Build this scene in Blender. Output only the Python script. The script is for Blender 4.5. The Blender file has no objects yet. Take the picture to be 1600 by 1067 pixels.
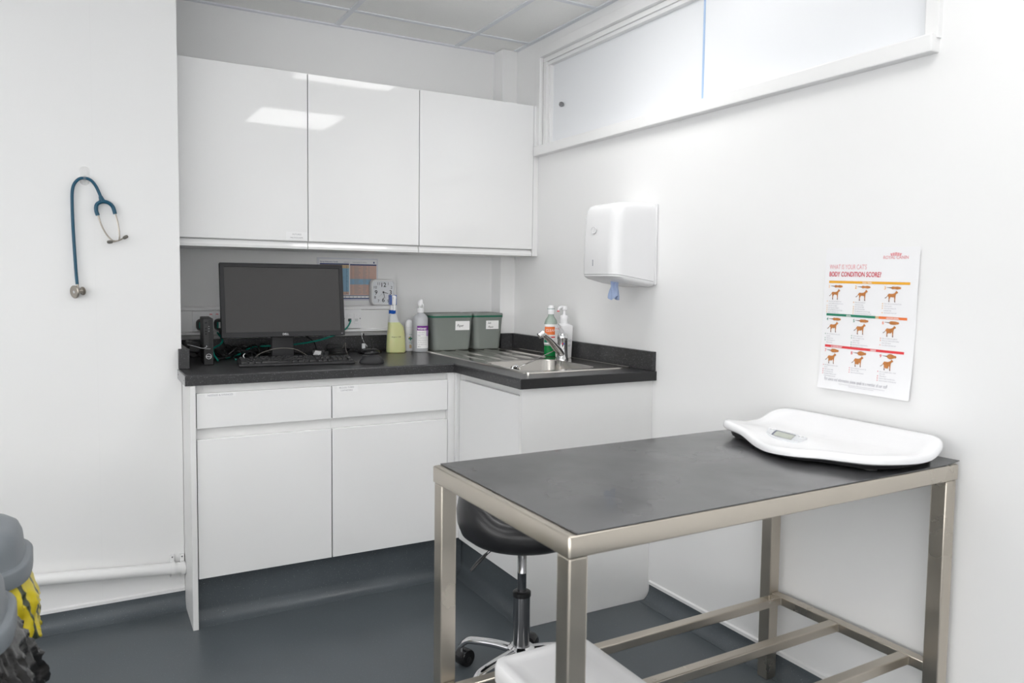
import bpy, bmesh, math, random
from mathutils import Vector, Matrix, noise
R = math.radians
random.seed(7)
scene = bpy.context.scene
COL = scene.collection

# ------------------------------------------------------------------ camera
F_PX = 1192.2
cam_d = bpy.data.cameras.new('camera')
cam = bpy.data.objects.new('camera', cam_d)
COL.objects.link(cam)
yaw, pit, rol = R(29.231), R(3.616), R(0.69)
fw = Vector((math.sin(yaw) * math.cos(pit), math.cos(yaw) * math.cos(pit), -math.sin(pit)))
rt0 = Vector((math.cos(yaw), -math.sin(yaw), 0))
up0 = rt0.cross(fw)
rt = rt0 * math.cos(rol) + up0 * math.sin(rol)
up = -rt0 * math.sin(rol) + up0 * math.cos(rol)
m3 = Matrix((rt, up, -fw)).transposed()
cam.matrix_world = Matrix.Translation((-1.9273, -3.5188, 1.2524)) @ m3.to_4x4()
cam_d.sensor_width = 36
cam_d.lens = F_PX / 1600 * 36
cam_d.shift_y = -19.42 / 1600
cam_d.clip_start = 0.05
cam_d.dof.use_dof = True
cam_d.dof.focus_distance = 3.3
cam_d.dof.aperture_fstop = 5.0
scene.camera = cam
# ------------------------------------------------------------------ world, exposure
w = bpy.data.worlds.new('world'); scene.world = w; w.use_nodes = True
w.node_tree.nodes['Background'].inputs[0].default_value = (1, .997, .993, 1)
w.node_tree.nodes['Background'].inputs[1].default_value = 2.9
vs = scene.view_settings
vs.view_transform = 'Standard'; vs.look = 'None'; vs.gamma = 1; vs.use_curve_mapping = False
vs.exposure = 0.66
WATT, SPREAD = 3.3, 125   # downlight of each panel
LAMP = 3.0          # strength of the ceiling panels' diffusers

# ------------------------------------------------------------------ materials
MATS = {}
def pm(name, col, rough=.5, metal=0., var=.04, scale=20., bump=0., bscale=200., spec=.5, coat=0., trans=0.,
       speck=None, stretch=None, rvar=.0, ior=1.45, alpha=1., emit=0., sss=0.):
    if name in MATS: return MATS[name]
    m = bpy.data.materials.new(name); m.use_nodes = True
    nt = m.node_tree; b = nt.nodes['Principled BSDF']
    tc = nt.nodes.new('ShaderNodeTexCoord'); mp = nt.nodes.new('ShaderNodeMapping')
    nt.links.new(tc.outputs['Object'], mp.inputs[0])
    if stretch: mp.inputs['Scale'].default_value = stretch
    nz = nt.nodes.new('ShaderNodeTexNoise'); nz.inputs['Scale'].default_value = scale; nz.inputs['Detail'].default_value = 4
    nt.links.new(mp.outputs[0], nz.inputs['Vector'])
    mx = nt.nodes.new('ShaderNodeMix'); mx.data_type = 'RGBA'
    lo = [max(0, c * (1 - var)) for c in col]; hi = [min(1, c * (1 + var)) for c in col]
    mx.inputs[6].default_value = (*lo, 1); mx.inputs[7].default_value = (*hi, 1)
    nt.links.new(nz.outputs[0], mx.inputs[0])
    cout = mx.outputs[2]
    if speck:                                   # (colour, scale, threshold)
        sc, ss, th = speck
        n2 = nt.nodes.new('ShaderNodeTexNoise'); n2.inputs['Scale'].default_value = ss; n2.inputs['Detail'].default_value = 2
        nt.links.new(tc.outputs['Object'], n2.inputs['Vector'])
        rp = nt.nodes.new('ShaderNodeValToRGB'); rp.color_ramp.elements[0].position = th; rp.color_ramp.elements[1].position = th + .08
        nt.links.new(n2.outputs[0], rp.inputs[0])
        m2 = nt.nodes.new('ShaderNodeMix'); m2.data_type = 'RGBA'
        nt.links.new(rp.outputs[0], m2.inputs[0]); nt.links.new(cout, m2.inputs[6]); m2.inputs[7].default_value = (*sc, 1)
        cout = m2.outputs[2]
    nt.links.new(cout, b.inputs['Base Color'])
    b.inputs['Roughness'].default_value = rough
    if rvar:
        mr = nt.nodes.new('ShaderNodeMapRange'); mr.inputs[1].default_value = .3; mr.inputs[2].default_value = .7
        mr.inputs[3].default_value = max(.02, rough - rvar); mr.inputs[4].default_value = rough + rvar
        nt.links.new(nz.outputs[0], mr.inputs[0]); nt.links.new(mr.outputs[0], b.inputs['Roughness'])
    b.inputs['Metallic'].default_value = metal
    b.inputs['Specular IOR Level'].default_value = spec
    b.inputs['Coat Weight'].default_value = coat; b.inputs['Coat Roughness'].default_value = .03
    b.inputs['Transmission Weight'].default_value = trans; b.inputs['IOR'].default_value = ior
    b.inputs['Alpha'].default_value = alpha
    if sss:
        b.inputs['Subsurface Weight'].default_value = sss; b.inputs['Subsurface Scale'].default_value = .02
    if emit:
        b.inputs['Emission Color'].default_value = (*col, 1); b.inputs['Emission Strength'].default_value = emit
    if bump:
        n3 = nt.nodes.new('ShaderNodeTexNoise'); n3.inputs['Scale'].default_value = bscale
        nt.links.new(mp.outputs[0], n3.inputs['Vector'])
        bp = nt.nodes.new('ShaderNodeBump'); bp.inputs['Strength'].default_value = bump; bp.inputs['Distance'].default_value = .002
        nt.links.new(n3.outputs[0], bp.inputs['Height']); nt.links.new(bp.outputs[0], b.inputs['Normal'])
    MATS[name] = m
    return m

WALL = pm('white wall cladding', (.86, .86, .86), .32, var=.01, scale=3, bump=.03, bscale=40, spec=.35)
PLAST = pm('white trim plastic', (.84, .84, .84), .3, var=.01)
CEIL = pm('ceiling tile', (.96, .96, .945), .95, var=.03, scale=120, bump=.25, bscale=500, spec=.1)
TBAR = pm('ceiling grid metal', (.80, .82, .86), .45, var=.02)
GLOSS = pm('gloss white cabinet', (.85, .85, .85), .035, var=.006, scale=4, spec=.5, coat=.45)
CARC = pm('white cabinet board', (.80, .80, .795), .35, var=.01)
FLOOR = pm('dark speckled vinyl', (.088, .102, .113), .34, var=.22, scale=6, bump=.08, bscale=350, spec=.45,
           speck=((.24, .27, .29), 300, .665), rvar=.06)
WTOP = pm('charcoal laminate worktop', (.036, .036, .038), .30, var=.3, scale=60, bump=.08, bscale=500, speck=((.12, .12, .125), 230, .60), spec=.5)
EDGE = pm('black worktop edge strip', (.018, .018, .019), .3, var=.1)
ALU = pm('aluminium strip', (.42, .42, .43), .42, metal=.8, var=.06)
STEEL = pm('brushed stainless steel', (.60, .575, .54), .20, metal=1, var=.03, scale=14)
STEELV = pm('stainless table steel', (.55, .505, .44), .33, metal=1, var=.10, scale=9, rvar=.08, bump=.05, bscale=60)
CHROME = pm('chrome', (.72, .72, .73), .07, metal=1, var=.02)
DCHROME = pm('dark chrome', (.30, .30, .31), .14, metal=1, var=.03)
MAT_R = pm('black rubber mat', (.058, .058, .061), .30, var=.25, scale=4, rvar=.08, bump=.05, bscale=250, spec=.8, coat=.35, speck=((.075, .075, .078), 6, .62))
BLKP = pm('black plastic', (.016, .016, .017), .35, var=.1)
BLKM = pm('matt black plastic', (.022, .022, .024), .55, var=.1, bump=.06, bscale=900)
BLKG = pm('glossy black plastic', (.012, .012, .013), .08, var=.1)
SCREEN = pm('monitor screen', (.040, .038, .038), .42, var=.03, spec=.6)
VINYL = pm('black upholstery vinyl', (.017, .017, .019), .33, var=.1, bump=.10, bscale=260)
RUBB = pm('dark rubber', (.02, .02, .02), .6, var=.1)
WPL = pm('glossy white plastic', (.86, .86, .875), .22, var=.008, coat=.2)
DISPW = pm('dispenser white plastic', (.80, .80, .81), .25, var=.01)
GREYL = pm('pale grey plastic', (.62, .63, .64), .35, var=.02)
BING = pm('grey bin plastic', (.18, .20, .22), .42, var=.04, bump=.05, bscale=400)
CADDY = pm('grey green caddy plastic', (.215, .237, .222), .48, var=.04, bump=.05, bscale=500)
SEALG = pm('green caddy seal', (.01, .13, .075), .45, var=.05)
PAPER = pm('white paper', (.86, .86, .875), .55, var=.012, scale=15)
STICK = pm('white sticker', (.88, .88, .88), .5, var=.01)
LTAPE = pm('white label tape', (.845, .845, .85), .4, var=.01)
INKG = pm('grey ink', (.36, .36, .38), .6, var=.02)
INKD = pm('dark ink', (.03, .03, .035), .6, var=.02)
INKP = pm('faint grey ink', (.42, .42, .46), .6, var=.02)
RED = pm('red ink', (.62, .03, .06), .5, var=.03)
PINK = pm('pale red ink', (.78, .35, .37), .5, var=.15, scale=300)
REDB = pm('red bar ink', (.75, .05, .06), .5, var=.03)
AMB = pm('amber ink', (.85, .42, .03), .5, var=.03)
ORG = pm('orange ink', (.85, .20, .05), .5, var=.03)
GRN = pm('green ink', (.02, .22, .13), .5, var=.03)
CATF = pm('ginger picture ink', (.52, .20, .055), .6, var=.35, scale=120)
CATD = pm('brown picture ink', (.14, .06, .04), .6, var=.2)
BLUEP = pm('blue paper towel', (.38, .47, .68), .8, var=.06, bump=.3, bscale=250)
TUBE = pm('teal blue rubber', (.006, .078, .140), .38, var=.06)
PEWT = pm('champagne metal', (.36, .33, .29), .3, metal=.9, var=.06)
GREYR = pm('grey rubber', (.14, .13, .115), .4, var=.05)
CLEAR = pm('clear plastic', (.93, .93, .93), .08, var=.0, alpha=.22)
GCAB = pm('green cable', (.0, .22, .17), .4, var=.05)
BLUEC = pm('blue cap plastic', (.005, .09, .45), .3, var=.03)
YLIQ = pm('yellow liquid in frosted bottle', (.66, .675, .34), .3, var=.03, trans=.12, sss=.3)
FROST = pm('frosted bottle plastic', (.78, .80, .80), .3, var=.02, trans=.35)
CLRB = pm('translucent bottle plastic', (.66, .67, .70), .22, var=.02, trans=.30)
GLIQ = pm('green washing up liquid', (.005, .25, .06), .12, var=.03, trans=.2)
GBOT = pm('pale green bottle plastic', (.62, .74, .66), .1, var=.02, trans=.55)
PURP = pm('purple label', (.19, .03, .28), .45, var=.03)
LILA = pm('lilac label', (.48, .33, .60), .45, var=.03)
CLKF = pm('clock face', (.78, .80, .83), .5, var=.01)
CLKW = pm('clock case', (.80, .80, .80), .35, var=.01)
NAVY = pm('navy ink', (.03, .06, .19), .5, var=.03)
SALM = pm('salmon ink', (.66, .46, .39), .55, var=.05, scale=60)
SKY = pm('light blue ink', (.30, .50, .66), .55, var=.05, scale=60)
TAN = pm('sand ink', (.66, .50, .30), .55, var=.05)
LAMI = pm('laminated sheet', (.74, .75, .80), .2, var=.01)
PANE = pm('frosted window pane', (.83, .845, .87), .30, var=.012, scale=2, bump=.02, bscale=8, spec=.5)
GREYP = pm('panel grey', (.70, .72, .745), .3, var=.01)
PEDGE = pm('blue glass edge', (.42, .56, .78), .3, var=.03)
LCD = pm('lcd screen', (.46, .49, .42), .25, var=.02)
LCDB = pm('lcd recess', (.10, .11, .17), .4, var=.03)
DIFF = pm('light diffuser', (1.0, .995, .985), .6, emit=LAMP, var=0)
DIFF2 = pm('dimmer light diffuser', (1.0, .995, .985), .6, emit=LAMP * .7, var=0)
def stripe_mat():
    m = bpy.data.materials.new('yellow waste bag film'); m.use_nodes = True
    nt = m.node_tree; b = nt.nodes['Principled BSDF']
    tc = nt.nodes.new('ShaderNodeTexCoord')
    wv = nt.nodes.new('ShaderNodeTexWave'); wv.inputs['Scale'].default_value = 3.2; wv.inputs['Distortion'].default_value = 1.6
    wv.bands_direction = 'DIAGONAL'
    mp = nt.nodes.new('ShaderNodeMapping'); mp.inputs['Scale'].default_value = (1.0, 2.4, .55)
    rp = nt.nodes.new('ShaderNodeValToRGB')
    rp.color_ramp.elements[0].position = .10; rp.color_ramp.elements[0].color = (.05, .065, .035, 1)
    rp.color_ramp.elements[1].position = .16; rp.color_ramp.elements[1].color = (.72, .58, .02, 1)
    nt.links.new(tc.outputs['Object'], mp.inputs[0]); nt.links.new(mp.outputs[0], wv.inputs['Vector'])
    nt.links.new(wv.outputs['Fac'], rp.inputs[0]); nt.links.new(rp.outputs[0], b.inputs['Base Color'])
    b.inputs['Roughness'].default_value = .38
    return m
YBAG = stripe_mat()
BBAG = pm('black bin bag film', (.008, .0075, .0075), .24, var=.2, bump=.5, bscale=55, spec=.5)

# ------------------------------------------------------------------ helpers
def tag(o, label=None, cat=None, group=None, kind=None):
    if label: o['label'] = label
    if cat: o['category'] = cat
    if group: o['group'] = group
    if kind: o['kind'] = kind
    return o
def thing(name, label, cat, loc=(0, 0, 0), rz=0, group=None):
    o = bpy.data.objects.new(name, None); COL.objects.link(o)
    o.location = loc; o.rotation_euler = (0, 0, rz); o.empty_display_size = .05
    return tag(o, label, cat, group)

_tc = {}
def glyphs(txt, bold=0):
    key = (txt, bold)
    if key not in _tc:
        c = bpy.data.curves.new('t', 'FONT'); c.body = txt; c.size = 1; c.offset = bold; c.resolution_u = 3
        o = bpy.data.objects.new('t', c); COL.objects.link(o)
        bpy.context.view_layer.update()
        me = o.evaluated_get(bpy.context.evaluated_depsgraph_get()).to_mesh()
        vsx = [tuple(v.co) for v in me.vertices]; fs = [tuple(p.vertices) for p in me.polygons]
        _tc[key] = (vsx, fs)
        o.to_mesh_clear(); bpy.data.objects.remove(o); bpy.data.curves.remove(c)
    return _tc[key]

def catmull(P, sub=8, closed=False):
    P = [Vector(p) for p in P]; out = []
    n = len(P)
    if n < 3 or sub < 2: return P
    rng = n if closed else n - 1
    for i in range(rng):
        p1, p2 = P[i], P[(i + 1) % n]
        p0 = P[i - 1] if (i > 0 or closed) else p1 * 2 - p2
        p3 = P[(i + 2) % n] if (i + 2 < n or closed) else p2 * 2 - p1
        for k in range(sub):
            t = k / sub
            out.append(.5 * ((2 * p1) + (-p0 + p2) * t + (2 * p0 - 5 * p1 + 4 * p2 - p3) * t * t + (-p0 + 3 * p1 - 3 * p2 + p3) * t ** 3))
    if not closed: out.append(P[-1])
    return out

class MB:
    def __init__(s):
        s.bm = bmesh.new(); s.mats = []
    def mi(s, m):
        if m not in s.mats: s.mats.append(m)
        return s.mats.index(m)
    def fin(s, faces, m, smooth):
        i = s.mi(m)
        for f in faces: f.material_index = i; f.smooth = smooth
    def box(s, a, b, m, bev=0., seg=2, M=None):
        x0, y0, z0 = [min(p, q) for p, q in zip(a, b)]; x1, y1, z1 = [max(p, q) for p, q in zip(a, b)]
        r = bmesh.ops.create_cube(s.bm, size=1)
        V = r['verts']
        for v in V:
            v.co = Vector((x0 + (v.co.x + .5) * (x1 - x0), y0 + (v.co.y + .5) * (y1 - y0), z0 + (v.co.z + .5) * (z1 - z0)))
        F = list({f for v in V for f in v.link_faces}); s.fin(F, m, False)
        allv = set(V)
        if bev:
            E = list({e for v in V for e in v.link_edges})
            rr = bmesh.ops.bevel(s.bm, geom=E, offset=bev, segments=seg, affect='EDGES', profile=.5, clamp_overlap=True)
            i = s.mi(m)
            for f in rr['faces']:
                f.normal_update(); f.smooth = max(abs(c) for c in f.normal) < .995; f.material_index = i
            allv = {v for v in V if v.is_valid} | set(rr['verts'])
        if M: bmesh.ops.transform(s.bm, matrix=M, verts=list(allv))
        return s
    def loft(s, rings, m, cap0=True, cap1=True, smooth=True, closed=True):
        VV = [[s.bm.verts.new(p) for p in r] for r in rings]; F = []
        n = len(VV[0])
        for i in range(len(VV) - 1):
            for j in range(n if closed else n - 1):
                k = (j + 1) % n
                try: F.append(s.bm.faces.new((VV[i][j], VV[i][k], VV[i + 1][k], VV[i + 1][j])))
                except ValueError: pass
        s.fin(F, m, smooth)
        if cap0: s.fin([s.bm.faces.new(VV[0][::-1])], m, False)
        if cap1: s.fin([s.bm.faces.new(VV[-1])], m, False)
        return s
    def lathe(s, prof, m, c=(0, 0, 0), n=32, axis=(0, 0, 1), cap0=True, cap1=True):
        q = Vector((0, 0, 1)).rotation_difference(Vector(axis)); c = Vector(c)
        rings = [[c + q @ Vector((max(r, 1e-5) * math.cos(2 * math.pi * k / n), max(r, 1e-5) * math.sin(2 * math.pi * k / n), z)) for k in range(n)] for r, z in prof]
        return s.loft(rings, m, cap0, cap1)
    def cyl(s, p0, p1, r, m, n=20, r1=None):
        d = Vector(p1) - Vector(p0)
        return s.lathe([(r, 0), (r if r1 is None else r1, d.length)], m, p0, n, d)
    def tube(s, pts, r, m, n=8, sub=6, cap=True, flat=1.):
        P = catmull(pts, sub); N = len(P)
        rs = r if isinstance(r, (list, tuple)) else None
        rings = []; t = (P[1] - P[0]).normalized()
        ref = Vector((0, 0, 1)) if abs(t.z) < .9 else Vector((1, 0, 0))
        nrm = t.cross(ref).normalized()
        for i, p in enumerate(P):
            t2 = (P[min(i + 1, N - 1)] - P[max(i - 1, 0)]).normalized()
            nrm = (nrm - t2 * nrm.dot(t2)).normalized(); bn = t2.cross(nrm)
            if rs:
                f = i / (N - 1) * (len(rs) - 1); k = min(int(f), len(rs) - 2); rad = rs[k] + (rs[k + 1] - rs[k]) * (f - k)
            else: rad = r
            rings.append([p + nrm * rad * math.cos(2 * math.pi * k / n) + bn * rad * flat * math.sin(2 * math.pi * k / n) for k in range(n)])
        return s.loft(rings, m, cap, cap)
    def prism(s, poly, f, m, bev=0, seg=2, smooth=False):
        """poly: 2-D outline; f(u,v,k) -> point, k = 0 bottom, 1 top"""
        a = [s.bm.verts.new(f(u, v, 0)) for u, v in poly]; b = [s.bm.verts.new(f(u, v, 1)) for u, v in poly]
        n = len(poly); F = []
        c0 = s.bm.faces.new(a[::-1]); c1 = s.bm.faces.new(b)
        for j in range(n): F.append(s.bm.faces.new((a[j], a[(j + 1) % n], b[(j + 1) % n], b[j])))
        s.fin(F, m, smooth); s.fin([c0, c1], m, False)
        if bev:
            c1.normal_update(); cn = c1.normal.copy(); E = list(c0.edges) + list(c1.edges)
            rr = bmesh.ops.bevel(s.bm, geom=E, offset=bev, segments=seg, affect='EDGES', profile=.5)
            i = s.mi(m)
            for q in rr['faces']:
                q.normal_update(); dd = abs(q.normal.dot(cn)); q.smooth = .02 < dd < .995; q.material_index = i
        return s
    def face(s, pts, m, smooth=False):
        s.fin([s.bm.faces.new([s.bm.verts.new(p) for p in pts])], m, smooth); return s
    def grid(s, nu, nv, f, m, smooth=True, closed_u=False):
        V = [[s.bm.verts.new(f(i / nu, j / nv)) for i in range(nu + (0 if closed_u else 1))] for j in range(nv + 1)]
        F = []; L = len(V[0])
        for j in range(nv):
            for i in range(nu):
                k = (i + 1) % L
                F.append(s.bm.faces.new((V[j][i], V[j][k], V[j + 1][k], V[j + 1][i])))
        s.fin(F, m, smooth); return s
    def text(s, txt, f, m, x, y, size, align='L', bold=0, sx=1., shear=0.):
        """f(u,v) -> 3-D point; baseline at (x,y)"""
        vv, ff = glyphs(txt, bold)
        if not vv: return s
        wmax = max(v[0] for v in vv) * size * sx
        off = {'L': 0, 'C': -wmax / 2, 'R': -wmax}[align]
        V = [s.bm.verts.new(f(x + off + (v[0] * sx + shear * v[1]) * size, y + v[1] * size)) for v in vv]
        F = []
        for q in ff:
            try: F.append(s.bm.faces.new([V[i] for i in q]))
            except ValueError: pass
        s.fin(F, m, False); return s
    def build(s, name, parent=None, world=False, solid=0., sub=0, recalc=True, label=None):
        if recalc and not solid: bmesh.ops.recalc_face_normals(s.bm, faces=[f for f in s.bm.faces])
        s.bm.normal_update()
        for e in s.bm.edges:
            if len(e.link_faces) == 2 and e.calc_face_angle(0) > R(42): e.smooth = False
        me = bpy.data.meshes.new(name)
        s.bm.to_mesh(me); s.bm.free()
        for m in s.mats: me.materials.append(m)
        o = bpy.data.objects.new(name, me); COL.objects.link(o)
        if parent:
            o.parent = parent
            if world:
                mw = Matrix.Identity(4); q = parent
                while q: mw = Matrix.Translation(q.location) @ q.rotation_euler.to_matrix().to_4x4() @ mw; q = q.parent
                me.transform(mw.inverted())
        if solid:
            md = o.modifiers.new('solid', 'SOLIDIFY'); md.thickness = solid; md.offset = 0
        if sub:
            md = o.modifiers.new('sub', 'SUBSURF'); md.levels = sub; md.render_levels = sub
        if label: o['label'] = label
        return o

def rect(w, d, r, n=6, cx=0, cy=0):
    """rounded rectangle outline, counter-clockwise"""
    out = []
    for qx, qy, a0 in ((1, 1, 0), (-1, 1, 90), (-1, -1, 180), (1, -1, 270)):
        for k in range(n + 1):
            a = R(a0 + 90 * k / n)
            out.append((cx + qx * (w / 2 - r) + r * math.cos(a), cy + qy * (d / 2 - r) + r * math.sin(a)))
    return out
def ring(w, d, r, z, n=6, cx=0, cy=0):
    return [Vector((x, y, z)) for x, y in rect(w, d, r, n, cx, cy)]
def struct(o): return tag(o, kind='structure')

# ------------------------------------------------------------------ measures of the room
YL = -.439            # face of the left partition
XL = -1.6176          # its end
ZC = 2.408
YF = -.6746           # front of the worktop
YE = -1.226           # end of the sink run
H = .91

# ================================================================== SETTING
b = MB(); b.box((-4.6, -7.5, -.1), (.12, .12, 0), FLOOR); struct(b.build('floor'))
b = MB(); b.box((-4.6, -7.5, ZC), (.12, .12, ZC + .1), CEIL); ceil = struct(b.build('ceiling'))
b = MB(); b.box((XL + .0, 0, 0), (.12, .12, ZC), WALL); struct(b.build('wall_back'))
b = MB(); b.box((-4.6, YL, 0), (XL, .12, ZC), WALL, .002, 2)
struct(b.build('wall_left'))
b = MB(); b.box((-4.7, -7.5, 2.1), (-4.6, YL, ZC), WALL); b.box((-4.7, -1.6, 0), (-4.6, YL, 2.1), WALL); b.box((-4.7, -7.5, 0), (-4.6, -1.6, .9), WALL); struct(b.build('wall_far_left'))  # gap between low wall and lintel is added for fill light from the left
b = MB(); b.box((-4.6, -7.6, 2.1), (.12, -7.5, ZC), WALL); b.box((-4.6, -7.6, 0), (.12, -7.5, .9), WALL); b.box((-1.35, -7.6, .9), (.12, -7.5, 2.1), WALL)      # unseen opening added behind the camera to let in fill light
struct(b.build('wall_front'))
WY0, WY1, WZ0, WZ1 = -2.272, -.345, 1.895, 2.318
b = MB()
b.box((0, -7.5, 0), (.12, 0, WZ0), WALL); b.box((0, -7.5, WZ1), (.12, 0, ZC), WALL)
b.box((0, WY1, WZ0), (.12, 0, WZ1), WALL); b.box((0, -7.5, WZ0), (.12, WY0, WZ1), WALL)
struct(b.build('wall_right'))
# boxed-in pipe in the corner
b = MB(); b.box((-.0845, -.0985, 0), (0, 0, ZC - .002), WALL, .002); struct(b.build('wall_corner'))
# ceiling grid: visible T-bars
b = MB(); g = .012
for x in (-4.5, -3.9, -3.3, -2.7, -2.1, -1.5, -.9, -.3):
    b.box((x - g, -7.5, ZC - .004), (x + g, -.0, ZC + .001), TBAR)
for y in (-.235, -.80, -1.66, -2.24, -3.09, -3.7, -4.3, -4.9, -5.5, -6.1, -6.7):
    b.box((-4.6, y - g, ZC - .0036), (0, y + g, ZC + .001), TBAR)
b.box((XL, -.022, ZC - .006), (-.085, 0, ZC), TBAR); b.box((-.022, -7.5, ZC - .006), (0, -.099, ZC), TBAR)
b.box((-4.6, YL - .022, ZC - .006), (XL, YL, ZC), TBAR)
struct(b.build('ceiling_grid', ceil))
# coved vinyl skirting and its white capping strip
def cove(name, p0, p1, nrm, z=.064, r=.045, cap=True):
    p0, p1, n = Vector(p0), Vector(p1), Vector(nrm)
    prof = [(.004, z)] + [(.004 + r - r * math.cos(R(a)), r - r * math.sin(R(a)) + .001) for a in range(0, 91, 15)]
    prof[-1] = (.004 + r, .0012)
    b = MB()
    b.loft([[p + n * d + Vector((0, 0, h)) for d, h in [(.0, z)] + prof + [(.004 + r, .0), (0, .0)]] for p in (p0, p1)], FLOOR, smooth=True)
    o = struct(b.build(name))
    if cap:
        b = MB(); t = (p1 - p0).normalized()
        b.loft([[p + n * d + Vector((0, 0, h)) for d, h in ((0, z - .001), (.007, z - .001), (.007, z + .010), (0, z + .014))] for p in (p0, p1)], PLAST, smooth=False)
        struct(b.build('trim_' + name.split('_')[1]))
    return o
cove('baseboard_left', (-4.6, YL, 0), (XL, YL, 0), (0, -1, 0))
cove('baseboard_right', (0, YE + .01, 0), (0, -7.5, 0), (-1, 0, 0))
# panel joint on the left partition
b = MB(); b.box((-1.8950, YL - .0006, .08), (-1.8936, YL + .001, ZC), PLAST); struct(b.build('trim_3'))
# kickboard: vinyl coved up under the cabinets
b = MB()
def kick(p0, p1, n, z=.176, r=.05):
    p0, p1, n = Vector(p0), Vector(p1), Vector(n)
    prof = [(0, z)] + [(r - r * math.cos(R(a)), r - r * math.sin(R(a)) + .001) for a in range(0, 91, 15)] + [(r, 0), (-.01, 0), (-.01, z)]
    b.loft([[p + n * d + Vector((0, 0, h)) for d, h in prof] for p in (p0, p1)], FLOOR)
kick((-1.597, -.615, 0), (-.54, -.615, 0), (0, -1, 0)); kick((-.535, -.60, 0), (-.535, -1.187, 0), (-1, 0, 0))
struct(b.build('baseboard_back'))

# window: frame, sill, two frosted sliding panes
win = tag(bpy.data.objects.new('window_1', None), kind='structure'); COL.objects.link(win); win.location = (0, -1.3, 1.9)
b = MB()
b.box((-.016, -.345, WZ0 - .01), (.10, -.294, 2.362), PLAST, .003); b.box((-.016, -2.309, WZ0 - .01), (.10, -2.271, 2.362), PLAST, .003)
b.box((-.0155, -2.309, 2.314), (.10, -.294, 2.3615), PLAST, .003)
b.box((.0045, -.372, WZ0), (.10, -.345, 2.2915), PLAST, .002); b.box((.004, -2.271, 2.292), (.10, -.345, 2.314), PLAST, .002)
b.box((.018, -.386, WZ0), (.10, -.3722, 2.2755), PLAST, .002); b.box((.012, -2.271, 2.276), (.10, -.372, 2.292), PLAST, .002)
b.build('window_frame', win, True)
b = MB(); b.box((-.034, -2.304, 1.85), (.10, -.322, 1.896), PLAST, .004, 2); b.build('window_sill', win, True)
b = MB(); b.box((.036, -1.425, 1.893), (.042, -.380, 2.282), PANE, .001); pn = b.build('window_pane', win, True)
b = MB(); b.lathe([(.004, 0), (.010, .004), (.012, .012), (.010, .018), (.0, .020)], DCHROME, (.036, -.475, 2.075), 20, (-1, 0, 0)); kb = b.build('pane_knob', win, True)
b = MB(); b.box((.026, -2.275, 1.893), (.032, -1.412, 2.282), PANE, .001); b.build('window_pane', win, True)
b = MB(); b.box((.0245, -1.416, 1.895), (.0262, -1.407, 2.278), PEDGE); b.build('pane_edge', win, True, label='bluish glass edge between the two frosted panes')

# ================================================================== LIGHTS
def panel(cx, cy, lab, sx=.3, sy=.3, dm=None, pw=1.):
    t = thing('ceiling_light', lab, 'ceiling light', (cx, cy, ZC), 0, 'square ceiling light panels')
    b = MB(); z0, z1 = -.014, -.0002
    for p, q in (((-sx, -sy), (sx, -sy + .012)), ((-sx, sy - .012), (sx, sy)), ((-sx, -sy + .012), (-sx + .012, sy - .012)), ((sx - .012, -sy + .012), (sx, sy - .012))):
        b.box((*p, z0), (*q, z1), PLAST)
    b.build('frame', t)
    b = MB(); b.box((-sx + .012, -sy + .012, -.011), (sx - .012, sy - .012, -.002), dm or DIFF); b.build('diffuser', t)
    ld = bpy.data.lights.new('panel_light', 'AREA'); ld.shape = 'SQUARE'; ld.size = .56; ld.spread = R(SPREAD); ld.energy = WATT * pw; ld.color = (1, .995, .985)
    lo_ = bpy.data.objects.new('panel_light', ld); COL.objects.link(lo_); lo_.parent = t; lo_.location = (0, 0, -.016)
panel(-.585, -1.34, 'lit square ceiling panel nearest the wall cabinets', pw=.4)
panel(-.585, -2.76, 'lit square ceiling panel above the examination table', pw=.2)
panel(-2.40, -2.30, 'added unseen fill light panel in front of the stethoscope wall', dm=DIFF2, pw=.7)  # this and the next two panels are fill lights added out of view
panel(-2.40, -3.40, 'added unseen fill light panel on the left above the grey bins', dm=DIFF2, pw=1.5)
panel(-2.40, -4.60, 'added unseen fill light panel furthest from the cabinets at the rear', pw=2.)

# ================================================================== WALL CABINETS
YU = -.3197
def wall_cab(x0, x1, lab, sticker=False):
    t = thing('wall_cabinet', lab, 'cabinet', ((x0 + x1) / 2, 0, 1.373), 0, 'white wall cabinets')
    b = MB(); b.box((x0 + .0005, YU + .021, 1.373), (x1 - .0005, -.001, 2.09), CARC, .001)
    b.build('carcass', t, True)
    b = MB(); b.prism([(YU + .008, 1.374), (YU + .02, 1.373), (YU + .02, 1.404), (YU + .014, 1.402), (YU + .006, 1.384)],
                      lambda u, v, k: Vector((x0 + .0015 + k * (x1 - x0 - .003), u, v)), GLOSS)
    b.build('finger_rail', t, True)
    b = MB(); b.box((x0 + .0015, YU, 1.406), (x1 - .0015, YU + .019, 2.0905), GLOSS, .0015, 2)
    d = b.build('door', t, True)
    if sticker:
        b = MB(); f = lambda u, v: Vector((u, YU - .0005, v))
        b.box((-1.203, YU - .0003, 1.411), (-1.118, YU, 1.443), LTAPE)
        b.text('SUTURES', f, INKG, -1.160, 1.430, .009, 'C'); b.text('MICROCHIPS', f, INKG, -1.161, 1.416, .009, 'C')
        b.build('sticker', d, True, label='small white printed label')
    return t
wall_cab(-1.612, -1.1131, 'white gloss wall cabinet with a small printed label low on its door', True)
wall_cab(-1.1131, -.6185, 'middle white gloss wall cabinet above the clock')
wall_cab(-.6185, -.0292, 'widest white gloss wall cabinet, beside the right wall')
b = MB(); b.box((-.0285, YU + .001, 1.373), (-.0005, -.099, 2.0905), GLOSS, .001)
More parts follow.
